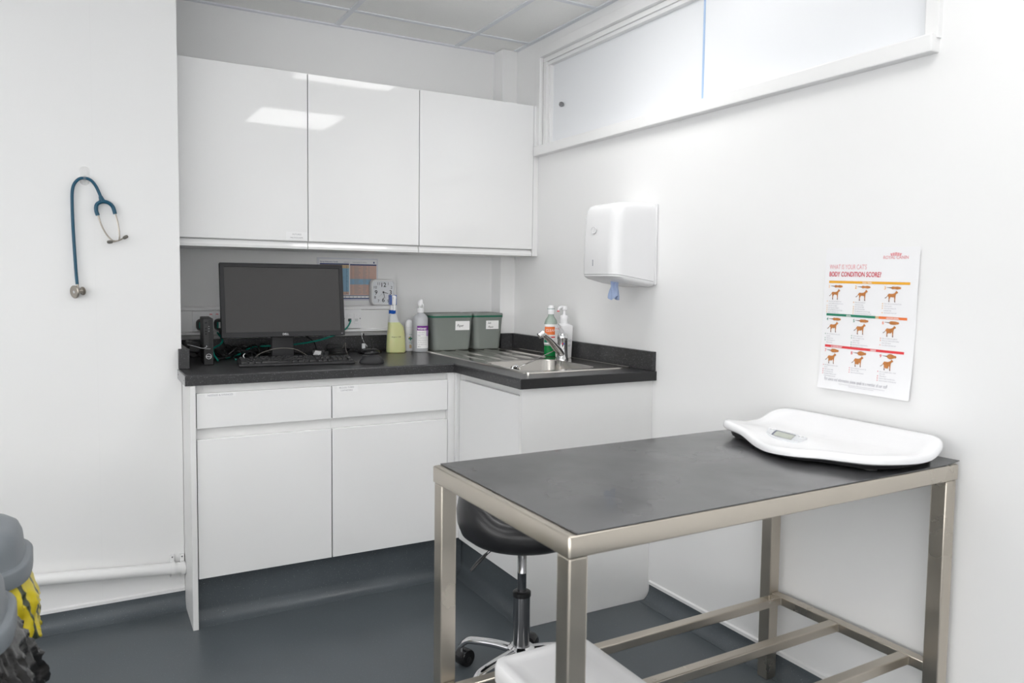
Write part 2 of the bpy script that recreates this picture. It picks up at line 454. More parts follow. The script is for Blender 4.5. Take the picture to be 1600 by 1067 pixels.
tag(b.build('filler_panel'), 'narrow white filler strip between wall cabinets and right wall', 'panel')

# ================================================================== BASE CABINETS
YD = -.6665
def base_cab(x0, x1, lab, lines):
    t = thing('base_cabinet', lab, 'cabinet', ((x0 + x1) / 2, -.3, .17), 0, 'white base cabinets')
    b = MB(); b.box((x0, YD + .0215, .177), (x1, -.02, .872), CARC, .001)
    b.build('carcass', t, True)
    b = MB(); b.box((x0 + .002, YD, .719), (x1 - .002, YD + .02, .8435), GLOSS, .0015, 2)
    dr = b.build('drawer', t, True)
    b = MB(); f = lambda u, v: Vector((u, YD - .0005, v))
    if len(lines) == 1:
        b.box((-1.567, YD - .0003, .829), (-1.463, YD, .8425), LTAPE); b.text(lines[0], f, INKG, -1.5585, .8325, .0092, sx=.98)
    else:
        b.box((-1.095, YD - .0003, .818), (-1.012, YD, .8425), LTAPE)
        b.text(lines[0], f, INKG, -1.057, .833, .0088, 'C'); b.text(lines[1], f, INKG, -1.057, .8215, .0088, 'C')
    b.build('sticker', dr, True, label='white printed label')
    b = MB(); b.box((x0 + .002, YD, .1785), (x1 - .002, YD + .02, .6795), GLOSS, .0015, 2)
    b.build('door', t, True)
    return t
base_cab(-1.5965, -1.1143, 'white gloss base cabinet labelled needles and syringes on its drawer', ['NEEDLES & SYRINGES'])
base_cab(-1.1143, -.6295, 'white gloss base cabinet labelled blood tubes and catheters on its drawer', ['BLOOD TUBES', 'CATHETERS'])
# end panel on the left, corner post, sink unit, end panel of the sink run
b = MB(); b.box((-1.6170, -.678, .0), (-1.5985, -.002, .8725), CARC, .001)
tag(b.build('end_panel'), 'white floor-length panel at the left end of the base cabinets', 'panel')
b = MB(); b.box((-.6285, YD + .003, .1765), (-.581, -.60, .8715), GLOSS, .001); b.box((-.6, -.6805, .1765), (-.5805, -.6655, .8715), GLOSS, .001); b.box((-.5802, -.682, .1765), (-.552, -.668, .8715), GLOSS)
tag(b.build('corner_post'), 'white corner post between the drawers and the sink cabinet', 'panel')
t = thing('sink_cabinet', 'white gloss cabinet under the sink with one tall door', 'cabinet', (-.3, -.93, .17))
b = MB(); b.box((-.5625, -1.186, .177), (-.02, -.66, .70), CARC, .001)
b.box((-.5625, -1.186, .70), (-.548, -.66, .872), CARC, .001); b.build('carcass', t, True)
b = MB(); b.box((-.585, -1.184, .174), (-.565, -.684, .8425), GLOSS, .0015, 2); b.build('door', t, True)
b = MB(); b.box((-.5885, -1.206, .0), (-.0005, -1.188, .8725), CARC, .001)
tag(b.build('end_panel'), 'white floor-length panel closing the sink run beside the stool', 'panel')

# ================================================================== WORKTOP
def cells(b, xs, ys, keep, z0, z1, m, bev):
    bm = b.bm; vt = {}
    def V(i, j):
        if (i, j) not in vt: vt[(i, j)] = bm.verts.new((xs[i], ys[j], z1))
        return vt[(i, j)]
    top = []
    for i in range(len(xs) - 1):
        for j in range(len(ys) - 1):
            if keep((xs[i] + xs[i + 1]) / 2, (ys[j] + ys[j + 1]) / 2):
                top.append(bm.faces.new((V(i, j), V(i + 1, j), V(i + 1, j + 1), V(i, j + 1))))
    r = bmesh.ops.extrude_face_region(bm, geom=top)
    bmesh.ops.translate(bm, vec=(0, 0, z0 - z1), verts=[q for q in r['geom'] if isinstance(q, bmesh.types.BMVert)])
    bm.normal_update()
    E = [e for e in bm.edges if len(e.link_faces) == 2 and e.calc_face_angle(0) > .5 and all(abs(v.co.z - z1) < 1e-5 for v in e.verts)]
    s = b.mi(m)
    for f in bm.faces: f.material_index = s; f.smooth = False
    rr = bmesh.ops.bevel(bm, geom=E, offset=bev, segments=3, affect='EDGES', profile=.5)
    for f in rr['faces']:
        f.normal_update(); f.smooth = max(abs(c) for c in f.normal) < .995; f.material_index = s
BX0, BX1, BY0, BY1 = -.488, -.150, -1.055, -.700      # sink cut-out
xs = [-1.6314, XL + .001, -.607, BX0 - .004, BX1 + .004, -.0005]; ys = [YE, BY0 - .004, BY1 + .004, YF, YL - .001, -.0995, -.0005]
xs = sorted(xs + [-.0855])
def keep(x, y):
    if x < XL + .001 and y > YL - .001: return False
    if x < -.607 and y < YF: return False
    if BX0 - .004 < x < BX1 + .004 and BY0 - .004 < y < BY1 + .004: return False
    if x > -.0855 and y > -.0995: return False
    return True
t = thing('worktop', 'L-shaped charcoal speckled laminate worktop over the base cabinets', 'worktop', (-.9, -.3, .873))
b = MB(); cells(b, xs, ys, keep, .8735, H, WTOP, .006); b.build('slab', t, True)
b = MB(); b.box((-1.6328, YF + .001, .8738), (-1.6312, YL - .003, H - .002), ALU)
for y, z in ((-.655, .892), (-.47, .892)): b.lathe([(.003, 0), (.002, .0012), (0, .0014)], DCHROME, (-1.6328, y, z), 10, (-1, 0, 0))
b.build('edge_strip', t, True, label='grey metal strip on the left end')
b = MB(); b.box((-.606, YE - .0018, .8738), (-.001, YE + .0005, H - .001), EDGE)
for x in (-.57, -.25, -.03): b.lathe([(.003, 0), (.002, .0012), (0, .0014)], BLKP, (x, YE - .0018, .891), 10, (0, -1, 0))
b.build('edge_strip', t, True, label='plain black strip on the sink end')

UT = .985
b = MB(); b.box((-1.6165, -.438, H + .0003), (-1.594, -.003, UT), WTOP, .002); b.box((-1.630, -.462, H + .0003), (-1.592, -.4395, UT), WTOP, .002)
tag(b.build('upstand'), 'short charcoal upstand block at the left end of the worktop', 'upstand')
b = MB(); b.box((-1.593, -.0195, H + .0003), (-.086, -.001, UT), WTOP, .002); b.box((-.0975, -.118, H + .0003), (-.021, -.0995, UT), WTOP, .002); b.box((-.1045, -.118, H + .0003), (-.0865, -.0195, UT), WTOP, .002)
tag(b.build('upstand'), 'long charcoal upstand along the back wall behind the monitor', 'upstand')
b = MB(); b.box((-.0195, YE + .003, H + .0003), (-.001, -.101, UT), WTOP, .002)
tag(b.build('upstand'), 'charcoal upstand along the right wall behind the sink', 'upstand')

# ================================================================== SINK and TAP
SX0, SX1, SY0, SY1 = -.520, -.026, -1.112, -.102
t = thing('sink', 'stainless steel inset sink with ribbed drainer in the worktop', 'sink', ((SX0 + SX1) / 2, -.9, H))
b = MB(); ZR = H + .0055
# deck with the bowl opening and the drainer, as rings/frames
def frame_between(o, i, zo, zi, m): b.loft([[Vector((x, y, zo)) for x, y in o], [Vector((x, y, zi)) for x, y in i]], m, False, False)
ocx, ocy = (SX0 + SX1) / 2, (SY0 + SY1) / 2
O = rect(SX1 - SX0, SY1 - SY0, .022, 6, ocx, ocy); O2 = rect(SX1 - SX0 - .008, SY1 - SY0 - .008, .018, 6, ocx, ocy); O3 = rect(SX1 - SX0 - .016, SY1 - SY0 - .016, .015, 6, ocx, ocy)
frame_between(O, O2, H + .0004, ZR, STEEL); frame_between(O2, O3, ZR, H + .003, STEEL)
# flat areas: three strips round the bowl and the drainer tray
ZD = H + .003
bx0, bx1, by0, by1 = BX0 + .0, BX1 - .0, BY0, BY1
ix0, ix1, iy0, iy1 = SX0 + .008, SX1 - .008, SY0 + .008, SY1 - .008
Bo = rect(bx1 - bx0, by1 - by0, .055, 6, (bx0 + bx1) / 2, (by0 + by1) / 2)
# ring from a rectangle round the bowl to the bowl edge
n6 = 7
sq = rect(ix1 - ix0, (by1 + .03) - iy0, .014, 6, (ix0 + ix1) / 2, (iy0 + by1 + .03) / 2)
frame_between(sq, Bo, ZD, ZD, STEEL)
Bl = [(Bo, ZD), (rect(bx1 - bx0 - .004, by1 - by0 - .004, .053, 6, (bx0 + bx1) / 2, (by0 + by1) / 2), ZD - .004),
      (rect(bx1 - bx0 - .016, by1 - by0 - .016, .05, 6, (bx0 + bx1) / 2, (by0 + by1) / 2), H - .11),
      (rect(bx1 - bx0 - .06, by1 - by0 - .06, .045, 6, (bx0 + bx1) / 2, (by0 + by1) / 2), H - .145),
      (rect(.09, .09, .044, 6, (bx0 + bx1) / 2, (by0 + by1) / 2), H - .15)]
bb = MB(); bb.loft([[Vector((x, y, z)) for x, y in o] for o, z in Bl], STEEL, False, True); bb.build('bowl', t, True, solid=.0008)
# drainer: grid with ribs
dy0, dy1 = by1 + .03, iy1
def dz(u, v):
    x = ix0 + u * (ix1 - ix0); y = dy0 + v * (dy1 - dy0)
    inside = min(max((x - ix0 - .05) / .02, 0), 1) * min(max((ix1 - .03 - x) / .02, 0), 1) * min(max((y - dy0 - .01) / .05, 0), 1) * min(max((dy1 - .03 - y) / .03, 0), 1)
    k = ((x - ix0 - .03) / .078) % 1
    rib = max(0, 1 - abs(k - .5) / .12); rib = rib * rib * (3 - 2 * rib)
    return Vector((x, y, ZD + inside * (-.0012 + .0052 * rib)))
b.grid(120, 40, dz, STEEL)
b.build('deck', t, True, recalc=False)
b = MB(); b.lathe([(.038, 0), (.036, .003), (.026, .002), (.024, -.004), (0, -.006)], CHROME, ((bx0 + bx1) / 2, (by0 + by1) / 2, H - .149), 28); b.build('waste', t, True)
ovc = Vector((-.335, by1 - .0085, H - .034))
b = MB(); b.lathe([(.021, 0), (.021, .003), (.016, .005), (.014, .003), (0, .002)], CHROME, ovc, 28, (0, -1, 0))
for a in (0, 60, 120):
    d = Vector((math.cos(R(a)), 0, math.sin(R(a)))) * .011; b.cyl(ovc + Vector((0, -.0035, 0)) - d, ovc + Vector((0, -.0035, 0)) + d, .0022, BLKP, 8)
b.build('overflow', t, True, label='round chrome overflow grille')
b = MB(); b.tube([ovc + Vector((.004, -.006, .008)), (-.27, -.722, .906), (-.215, -.735, .932), (-.16, -.742, .955)], .0016, CHROME, 6, 6)
for k in range(26):
    b.lathe([(.0, -.0022), (.0019, -.001), (.0019, .001), (.0, .0022)], CHROME, (-.158 - .0005 * k, -.782 + .0002 * k, .916 - .0042 * k), 6)
b.build('plug_chain', t, True)
TX, TY = -.128, -.752
t = thing('mixer_tap', 'chrome single lever mixer tap on the sink ledge', 'tap', (TX, TY, ZD))
b = MB(); b.lathe([(.027, 0), (.027, .006), (.0245, .010), (.0225, .03), (.0215, .085), (.0225, .088)], CHROME, n=32); b.build('body', t)
b = MB(); b.lathe([(.0215, .0885), (.023, .092), (.023, .104), (.019, .114), (.010, .119), (0, .120)], CHROME, n=32)
b.tube([(.0, 0, .112), (.008, .018, .124), (.014, .045, .140), (.018, .07, .150)], [.012, .0095, .008, .007], CHROME, 12, 5, flat=.55); b.build('lever', t)
b = MB(); tip = Vector((-.155, -.088, .122))
b.tube([(-.006, -.004, .022), (-.035, -.02, .046), (-.10, -.056, .093), tip], [.017, .0185, .0155, .013], CHROME, 14, 6, flat=.75); b.build('spout', t)
b = MB(); b.lathe([(.0135, 0), (.0135, .012), (.0125, .013), (.0125, .024), (.010, .025), (0, .022)], CHROME, tip + Vector((.006, .004, .004)), 24, (-.75, .1, -.45)); b.build('aerator', t)
b = MB(); q = Vector((-.45, -.89, 0)).normalized()
b.lathe([(.0036, 0), (.0034, .002), (0, .0028)], RED, q * .0214 + Vector((-.002, 0.0, .072)), 12, q); b.lathe([(.0034, 0), (.0032, .002), (0, .0026)], BLUEC, q * .0213 + Vector((.0042, -.001, .072)), 12, q)
b.build('indicator_dot', t, label='red and blue dot')

# ================================================================== THINGS BY THE SINK
# washing-up liquid
t = thing('dish_soap_bottle', 'clear bottle half full of green washing-up liquid behind the tap', 'bottle', (-.088, -.592, H + .004), R(-20))
def orow(z, w, d, r=.4): return [Vector((w / 2 * math.cos(2 * math.pi * k / 28), d / 2 * math.sin(2 * math.pi * k / 28), z)) for k in range(28)]
b = MB(); b.loft([orow(0, .054, .038), orow(.004, .060, .044), orow(.048, .060, .044)], GLIQ); b.build('liquid', t)
b = MB(); b.loft([orow(.0482, .060, .044), orow(.10, .061, .045), orow(.148, .060, .044), orow(.165, .050, .040), orow(.176, .034, .032), orow(.182, .027, .027), orow(.192, .025, .025)], GBOT); b.build('bottle', t)
b = MB(); b.lathe([(.016, .190), (.0165, .194), (.0165, .214), (.0155, .222), (.011, .229), (0, .231)], WPL, n=24); b.lathe([(.0168, .2135), (.0168, .2155)], SEALG, n=24); b.build('cap', t)
def wrap(b, r0, r1, z0, z1, a0, a1, m, n=12):   # label wrapped round an ellipse
    b.grid(n, 1, lambda u, v: Vector((r0 * math.cos(R(a0 + u * (a1 - a0))), r1 * math.sin(R(a0 + u * (a1 - a0))), z0 + v * (z1 - z0))), m)
b = MB(); wrap(b, .0308, .0228, .055, .145, 175, 330, STICK); wrap(b, .0312, .0232, .098, .134, 200, 320, ORG)
fw_ = lambda r0, r1: (lambda u, v: Vector((r0 * math.cos(u), r1 * math.sin(u), v)))
b.text('CLEAN', fw_(.0315, .0235), STICK, R(215), .112, .016, sx=32); wrap(b, .0312, .0232, .062, .075, 190, 240, GRN)
wrap(b, .0312, .0232, .084, .090, 240, 300, REDB); b.build('bottle_label', t, recalc=False)
# hand soap
t = thing('soap_dispenser', 'square white pump bottle of soap beside the right wall upstand', 'soap dispenser', (-.070, -.672, H + .004), R(6))
b = MB()
b.loft([ring(.050, .050, .006, 0), ring(.054, .054, .007, .003), ring(.062, .062, .008, .138), ring(.060, .060, .010, .144), ring(.036, .036, .014, .152), ring(.032, .032, .015, .153)], WPL)
b.build('bottle', t)
b = MB(); b.lathe([(.019, .1525), (.019, .170), (.0195, .171), (.0195, .184), (.017, .188), (.008, .190), (.006, .194), (.006, .212)], WPL, n=24); b.build('collar', t)
b = MB(); b.lathe([(.006, .208), (.014, .214), (.015, .224), (.012, .229), (0, .230)], WPL, n=20); b.tube([(0, 0, .222), (-.018, -.004, .225), (-.034, -.008, .221), (-.040, -.009, .210)], [.007, .0065, .0055, .005], WPL, 10, 5)
b.lathe([(.0055, 0), (.005, .004)], REDB, (-.0405, -.0092, .2055), 10); b.build('pump', t)
b = MB(); f = lambda u, v: Vector((-.0305 + (v - .14) * .02 * -1 * 0 - .0005, -u, v)); g2 = lambda u, v: Vector((u, -.0312, v))
b.text('PROTECT', lambda u, v: Vector((-.0312, .024 - u, v)), RED, .004, .126, .0075)
for k in range(3): b.text('hand soap wash', lambda u, v: Vector((-.0312, .024 - u, v)), INKP, .004, .117 - k * .006, .0045)
b.build('printed_label', t, recalc=False); b = MB(); b.text('HAND', g2, INKG, -.02, .072, .014); b.text('SOAP', g2, INKG, -.02, .050, .014)
b.build('handwriting', t, recalc=False)

# ================================================================== CADDIES
def caddy(cx, y0, wdt, lab, lines, handle):
    d = .162; hgt = .178
    t = thing('kitchen_caddy', lab, 'bin', (cx, y0 + d / 2, H + .0035), 0, 'grey green waste caddies')
    b = MB(); b.loft([ring(wdt - .040, d - .034, .02, 0), ring(wdt - .030, d - .022, .024, .004), ring(wdt - .024, d - .016, .026, .016), ring(wdt - .006, d - .005, .022, hgt - .026), ring(wdt - .002, d - .002, .022, hgt - .0195)], CADDY); b.build('body', t)
    b = MB(); b.loft([ring(wdt - .001, d - .001, .022, hgt - .019), ring(wdt - .001, d - .001, .022, hgt - .011)], SEALG); b.build('seal', t, label='dark green rim')
    b = MB(); b.loft([ring(wdt, d, .022, hgt - .0105), ring(wdt, d, .022, hgt - .005), ring(wdt - .006, d - .006, .02, hgt), ring(wdt - .03, d - .03, .016, hgt + .001), ring(wdt - .034, d - .034, .015, hgt - .001)], CADDY); b.build('lid', t)
    b = MB()
    xl = -wdt / 2
    b.tube([(xl + .0, .028, hgt - .045), (xl - .004, .02, hgt - .048), (xl - .004, -.006, hgt - .072), (xl - .003, -.024, hgt - .092)], .005, CADDY, 8, 4, flat=.6)
    b.lathe([(.009, 0), (.009, .005), (0, .006)], CADDY, (xl + .002, .028, hgt - .045), 14, (-1, 0, 0))
    if handle: b.build('handle', t)
    else: b.bm.free()
    b = MB(); yf = -d / 2 - .0004
    lx0, lx1, lz0, lz1 = lines[0]
    tilt = lambda v: (hgt - .026 - v) * .0055 / .14
    f = lambda u, v: Vector((u, yf + .0023 + tilt(v) - .0012, v))
    b.face([f(lx0, lz0), f(lx1, lz0), f(lx1, lz1), f(lx0, lz1)], STICK)
    f2 = lambda u, v: f(u, v) + Vector((0, -.0005, 0))
    for s, x, z, sz in lines[1]: b.text(s, f2, INKD, x, z, sz, shear=.25, sx=.8)
    b.build('caddy_label', t, recalc=False, label='white handwritten label')
    return t
caddy(-.381, -.184, .216, 'grey green lidded caddy labelled Paper by the clear pump bottle', ((.008, .084, .098, .142), [('Paper', .016, .114, .019)]), True)
caddy(-.189, -.184, .166, 'narrower grey green lidded caddy labelled Soft Plastic by the corner', ((-.018, .052, .100, .142), [('Soft', -.008, .126, .013), ('Plastic', -.006, .106, .014)]), False)

# ================================================================== BOTTLES
# spray bottle
t = thing('spray_bottle', 'yellow trigger spray bottle with blue collar in front of the clock', 'spray bottle', (-.661, -.145, H + .0004), R(-8))
k_ = .00031
def srow(y, l, r, dep): return (965 - y) * k_, (l - 290) * k_, (r - 290) * k_, dep
def sring(z, l, r, d, n=30):
    c, hw = (l + r) / 2, (r - l) / 2
    o = []
    for k in range(n):
        a = 2 * math.pi * k / n; ca, sa = math.cos(a), math.sin(a)
        o.append(Vector((c + hw * math.copysign(abs(ca) ** .6, ca), d / 2 * math.copysign(abs(sa) ** .75, sa), z)))
    return o
lo = [srow(965, 160, 418, .052), srow(955, 148, 430, .060), srow(930, 145, 433, .062), srow(800, 150, 426, .060), srow(690, 155, 420, .058), srow(600, 164, 408, .054), srow(570, 166, 400, .053), srow(545, 168, 378, .050), srow(505, 170, 340, .046)]
hi = [srow(504.5, 170, 340, .046), srow(480, 171, 325, .042), srow(430, 174, 302, .036), srow(385, 180, 285, .032), srow(372, 184, 282, .030)]
b = MB(); b.loft([sring(*r) for r in lo], YLIQ)
b.text('Anigene 1:100', lambda u, v: Vector((u, -.0305, v)), INKD, -.028, .073, .0085, sx=.9); b.build('liquid', t)
b = MB(); b.loft([sring(*r) for r in hi], FROST); b.build('bottle', t)
cxn = (232 - 290) * k_
b = MB(); b.lathe([(.0162, (965 - 378) * k_), (.0166, (965 - 376) * k_), (.0166, (965 - 324) * k_), (.015, (965 - 320) * k_)], BLUEC, (cxn, 0, 0), 28); b.build('collar', t)
b = MB(); z0 = (965 - 320) * k_
b.lathe([(.0125, z0), (.0118, z0 + .02), (.010, z0 + .024)], WPL, (cxn, 0, 0), 20)
b.box((cxn - .009, -.045, z0 + .022), (cxn + .009, .02, z0 + .068), WPL, .006, 3)
b.cyl((cxn, -.043, z0 + .058), (cxn, -.056, z0 + .058), .0065, WPL, 16); b.build('spray_head', t)
b = MB()
for sgn in (-1, 1): b.box((cxn + sgn * .0115 - .0022, -.03, z0 + .024), (cxn + sgn * .0115 + .0022, .02, z0 + .070), BLUEC, .002)
b.tube([(cxn, -.036, z0 + .034), (cxn, -.046, z0 + .015), (cxn, -.044, z0 + .0)], .005, WPL, 8, 5); b.build('trigger', t, label='white trigger with blue side plates')
# white bottle with green cross
t = thing('lotion_bottle', 'small rounded white bottle with a green cross', 'bottle', (-.572, -.085, H + .0004), R(-10))
b = MB()
def wr(z, w, d): return sring(z, -w / 2, w / 2, d, 28)
b.loft([wr(0, .040, .026), wr(.003, .0435, .029), wr(.10, .0435, .029), wr(.1145, .0415, .028)], WPL); b.build('bottle', t)
b = MB(); b.loft([wr(.115, .0425, .0285), wr(.130, .041, .027), wr(.142, .034, .023), wr(.149, .020, .014), wr(.151, .008, .006)], WPL); b.build('cap', t)
b = MB(); f = lambda u, v: Vector((u, -.0152, v)); f3 = lambda u, v: Vector((u, -.0155, v))
def sq2(b, x0, x1, z0, z1, m, f=f): b.face([f(x0, z0), f(x1, z0), f(x1, z1), f(x0, z1)], m)
sq2(b, .0005, .0055, .051, .069, GRN); sq2(b, -.006, .012, .057, .063, GRN); sq2(b, -.0045, .0005, .063, .068, AMB, f3)
b.text('family', f, GRN, -.002, .078, .006); b.text('care', f, GRN, -.002, .043, .006); b.text('lotion', f, GRN, -.002, .037, .006)
b.face([f(-.002, .014), f(.009, .014), f(.009, .026), f(.004, .032), f(-.002, .030)], TAN); b.build('lettering', t, recalc=False)
# veterinary hand rub
t = thing('pump_bottle', 'clear pump bottle with a purple label beside the Paper caddy', 'bottle', (-.535, -.137, H + .0004))
b = MB(); b.lathe([(.033, 0), (.0355, .003), (.0362, .006), (.0362, .130), (.0362, .158), (.034, .166), (.022, .179), (.0145, .184), (.014, .188)], CLRB, n=36); b.build('bottle', t)
b = MB(); b.lathe([(.0165, .186), (.017, .187), (.0165, .206), (.014, .208)], WPL, n=24)
b.lathe([(.009, .207), (.008, .220)], FROST, (-.002, 0, 0), 16); b.build('collar', t)
b = MB(); b.loft([ring(.020, .018, .006, .219, 4, -.003), ring(.023, .02, .007, .226, 4, -.003), ring(.020, .018, .007, .240, 4, 0), ring(.010, .010, .004, .248, 4, .005)], WPL)
b.tube([(.006, -.004, .232), (.010, -.012, .224), (.011, -.014, .212)], .0025, WPL, 8, 4); b.build('pump', t)
b = MB(); rl = .0366
wrap(b, rl, rl, .018, .124, 222, 330, STICK, 16); wrap(b, rl + .0003, rl + .0003, .103, .1245, 222, 330, PURP, 16)
wrap(b, rl + .0003, rl + .0003, .075, .103, 296, 330, LILA, 8)
ft = lambda u, v: Vector(((rl + .0008) * math.cos(u), (rl + .0008) * math.sin(u), v))
b.text('vetasept', ft, STICK, R(226), .1075, .0165, bold=.02, sx=22)
for k, (s, m, z) in enumerate((('VetSept hygiene', INKG, .092), ('hand sanitiser', LILA, .083), ('500ml', INKD, .076), ('For topical use on skin', INKG, .066), ('Apply to hands and rub', INKG, .055), ('well, allow to air dry', INKG, .045), ('Keep away from eyes', INKG, .035), ('500 ml', INKD, .024))):
    b.text(s, ft, m, R(227), z, .0058, sx=25)
b.build('bottle_label', t, recalc=False, label='white and purple label reading vetasept')

# ================================================================== CLOCK, CHART, TRUNKING
t = thing('wall_trunking', 'white dado trunking along the back wall above the worktop', 'trunking', (-1.1, -.025, 1.03))
b = MB(); prof = [(0, 1.004), (-.046, 1.004), (-.052, 1.008), (-.052, 1.018), (-.046, 1.022), (-.046, 1.108), (-.052, 1.112), (-.052, 1.121), (-.046, 1.127), (0, 1.127)]
b.prism(prof, lambda u, v, k: Vector((-1.6165 + k * (-.632 + 1.6165), u - .0006, v)), PLAST); b.build('duct', t, True)
b = MB(); b.box((-.6318, -.0545, 1.002), (-.621, -.0006, 1.129), PLAST, .003); b.build('end_cap', t, True)
def plate(name, lab, x0, x1, z0, z1):
    t = thing(name, lab, 'socket', ((x0 + x1) / 2, -.0468, (z0 + z1) / 2))
    b = MB(); b.box((x0, -.0575, z0), (x1, -.0467, z1), WPL, .003, 2); b.build('face_plate', t, True); return t
t = plate('power_socket', 'white double power socket on the trunking behind the mini computer', -1.535, -1.389, 1.0215, 1.1075)
for x in (-1.462, -1.437):
    b = MB(); b.box((x - .006, -.0605, 1.066), (x + .006, -.0573, 1.098), WPL, .0015)
    b.box((x - .0055, -.0608, 1.0935), (x + .0055, -.0603, 1.0965), REDB); b.build('rocker_switch', t, True)
t = plate('network_socket', 'white network socket with a green cable beside the monitor', -.886, -.80, 1.021, 1.111)
for x in (-.856, -.824):
    b = MB(); b.box((x - .0115, -.0592, 1.045), (x + .0115, -.0573, 1.092), WPL, .001); b.box((x - .0075, -.0596, 1.055), (x + .0075, -.0590, 1.068), BLKP if x < -.85 else GREYL)
    b.text('1', lambda u, v: Vector((u, -.0597, v)), INKG, x, 1.082, .006, 'C'); b.build('data_module', t, True)
for x in (-.881, -.806):
    b = MB(); b.lathe([(.0028, 0), (.002, .001), (0, .0012)], DCHROME, (x, -.0576, 1.068), 12, (0, -1, 0)); b.build('screw', t, True)
for x, lab in ((-1.500, 'black plug with a green and white label behind the mini computer'), (-1.429, 'black plug with a green and white label beside the monitor edge')):
    t = thing('power_plug', lab, 'plug', (x, -.0605, 1.051), 0, 'power plugs')
    b = MB(); b.loft([[Vector((px, 0, pz)) for px, pz in rect(.044, .050, .018)], [Vector((px, -.012, pz)) for px, pz in rect(.046, .052, .019)], [Vector((px, -.026, pz)) for px, pz in rect(.036, .042, .016)]], BLKP); b.build('plug_body', t)
    b = MB(); b.box((-.013, -.0268, -.014), (.010, -.0262, .012), STICK); b.box((-.013, -.0270, -.014), (-.006, -.0266, .012), GCAB); b.build('plug_label', t)
    b = MB(); b.tube([(0, -.014, -.024), (.002, -.02, -.05), (.02, -.02, -.09), (.05, -.03, -.128)], .0035, BLKP, 8, 5); b.build('cord', t)
# laminated chart
t = thing('reference_chart', 'laminated colour-coded reference chart on the wall behind the monitor', 'chart', (-.847, -.001, 1.25))
b = MB(); b.box((-.993, -.0022, 1.1495), (-.700, -.0006, 1.350), LAMI, .0005); b.build('sheet', t, True)
b = MB(); f = lambda u, v: Vector((u, -.0026, v)); f2 = lambda u, v: Vector((u, -.0030, v))
sq2(b, -.983, -.706, 1.155, 1.343, PAPER, lambda u, v: Vector((u, -.0024, v)))
b.text('Quick Reference Guide', f, NAVY, -.979, 1.3285, .0088); b.text('Indications', f, INKG, -.868, 1.3285, .0065); b.text('Interpretation Guidelines', f, INKG, -.825, 1.3285, .0068)
sq2(b, -.723, -.717, 1.327, 1.335, NAVY, f)
sq2(b, -.980, -.842, 1.318, 1.324, NAVY, f); sq2(b, -.837, -.7075, 1.316, 1.322, NAVY, f)
sq2(b, -.980, -.842, 1.302, 1.318, TAN, f); sq2(b, -.980, -.842, 1.192, 1.302, SKY, f); sq2(b, -.980, -.842, 1.178, 1.192, SALM, f)
sq2(b, -.837, -.7075, 1.252, 1.316, SALM, f); sq2(b, -.837, -.7075, 1.226, 1.252, SKY, f); sq2(b, -.837, -.7075, 1.176, 1.226, SALM, f)
for k in range(25):
    z = 1.311 - k * .0053
    random.seed(k)
    for x0, l in ((-.832, .004), (-.817, .018 + random.random() * .018), (-.775, .012 + random.random() * .008), (-.748, .004 + random.random() * .004)):
        sq2(b, x0, x0 + l, z, z + .0016, INKG, f2)
    sq2(b, -.856, -.853 + random.random() * .004, z, z + .0016, NAVY, f2)
sq2(b, -.980, -.7075, 1.173, 1.1755, NAVY, f); sq2(b, -.980, -.7075, 1.157, 1.162, NAVY, f)
for k in range(14): sq2(b, -.975 + k * .019, -.972 + k * .019, 1.164, 1.170, INKG, f)
b.build('printing', t, True, recalc=False)
# clock
t = thing('wall_clock', 'small square white clock standing on the trunking', 'clock', (-.683, -.022, 1.1278))
b = MB(); s_ = .0625
def csq(h, r, y): return [Vector((x, y, z + s_)) for x, z in rect(2 * h, 2 * h, r)]
b.loft([csq(s_ - .002, .02, .019), csq(s_, .022, .012), csq(s_, .022, -.010), csq(s_ - .003, .02, -.016), csq(s_ - .009, .016, -.016), csq(s_ - .010, .015, -.010)], CLKW); b.build('case', t)
b = MB(); b.loft([csq(s_ - .010, .015, -.0095), csq(s_ - .010, .015, -.0105)], CLKF)
fc = lambda u, v: Vector((u, -.0112, v + s_))
R0 = .040
for n_ in range(1, 13):
    a = R(90 - 30 * n_); big = n_ in (3, 6, 9, 12)
    rad = .036 if big else R0 * (1.06 if n_ in (1, 2, 4, 5, 7, 8, 10, 11) else 1)
    x, y = rad * math.cos(a), rad * math.sin(a)
    if not big:
        x = math.copysign(min(abs(x) * 1.12, .041), x); y = math.copysign(min(abs(y) * 1.12, .041), y)
    sz = .029 if big else .0185
    b.text(str(n_), fc, INKD, x - .001, y - sz * .35, sz, 'C', bold=.012 if big else .0)
b.build('dial', t, recalc=False)
def hand(nm, ang, l, wd, m):
    b = MB(); a = R(90 - ang); d = Vector((math.cos(a), 0, math.sin(a))); p = Vector((-d.z, 0, d.x)); c = Vector((0, -.0124, s_))
    b.prism([(-.006, -wd), (l, -wd * .6), (l, wd * .6), (-.006, wd)], lambda u, v, k: c + d * u + p * v + Vector((0, -.0006 * k, 0)), m); b.build(nm, t)
hand('hour_hand', 104, .024, .0016, INKD); hand('minute_hand', 168, .030, .0014, INKD); hand('second_hand', 226, .030, .0006, INKG)
b = MB(); b.lathe([(.003, 0), (.003, .002), (0, .0025)], INKD, (0, -.012, s_), 14, (0, -1, 0)); b.build('hub', t)

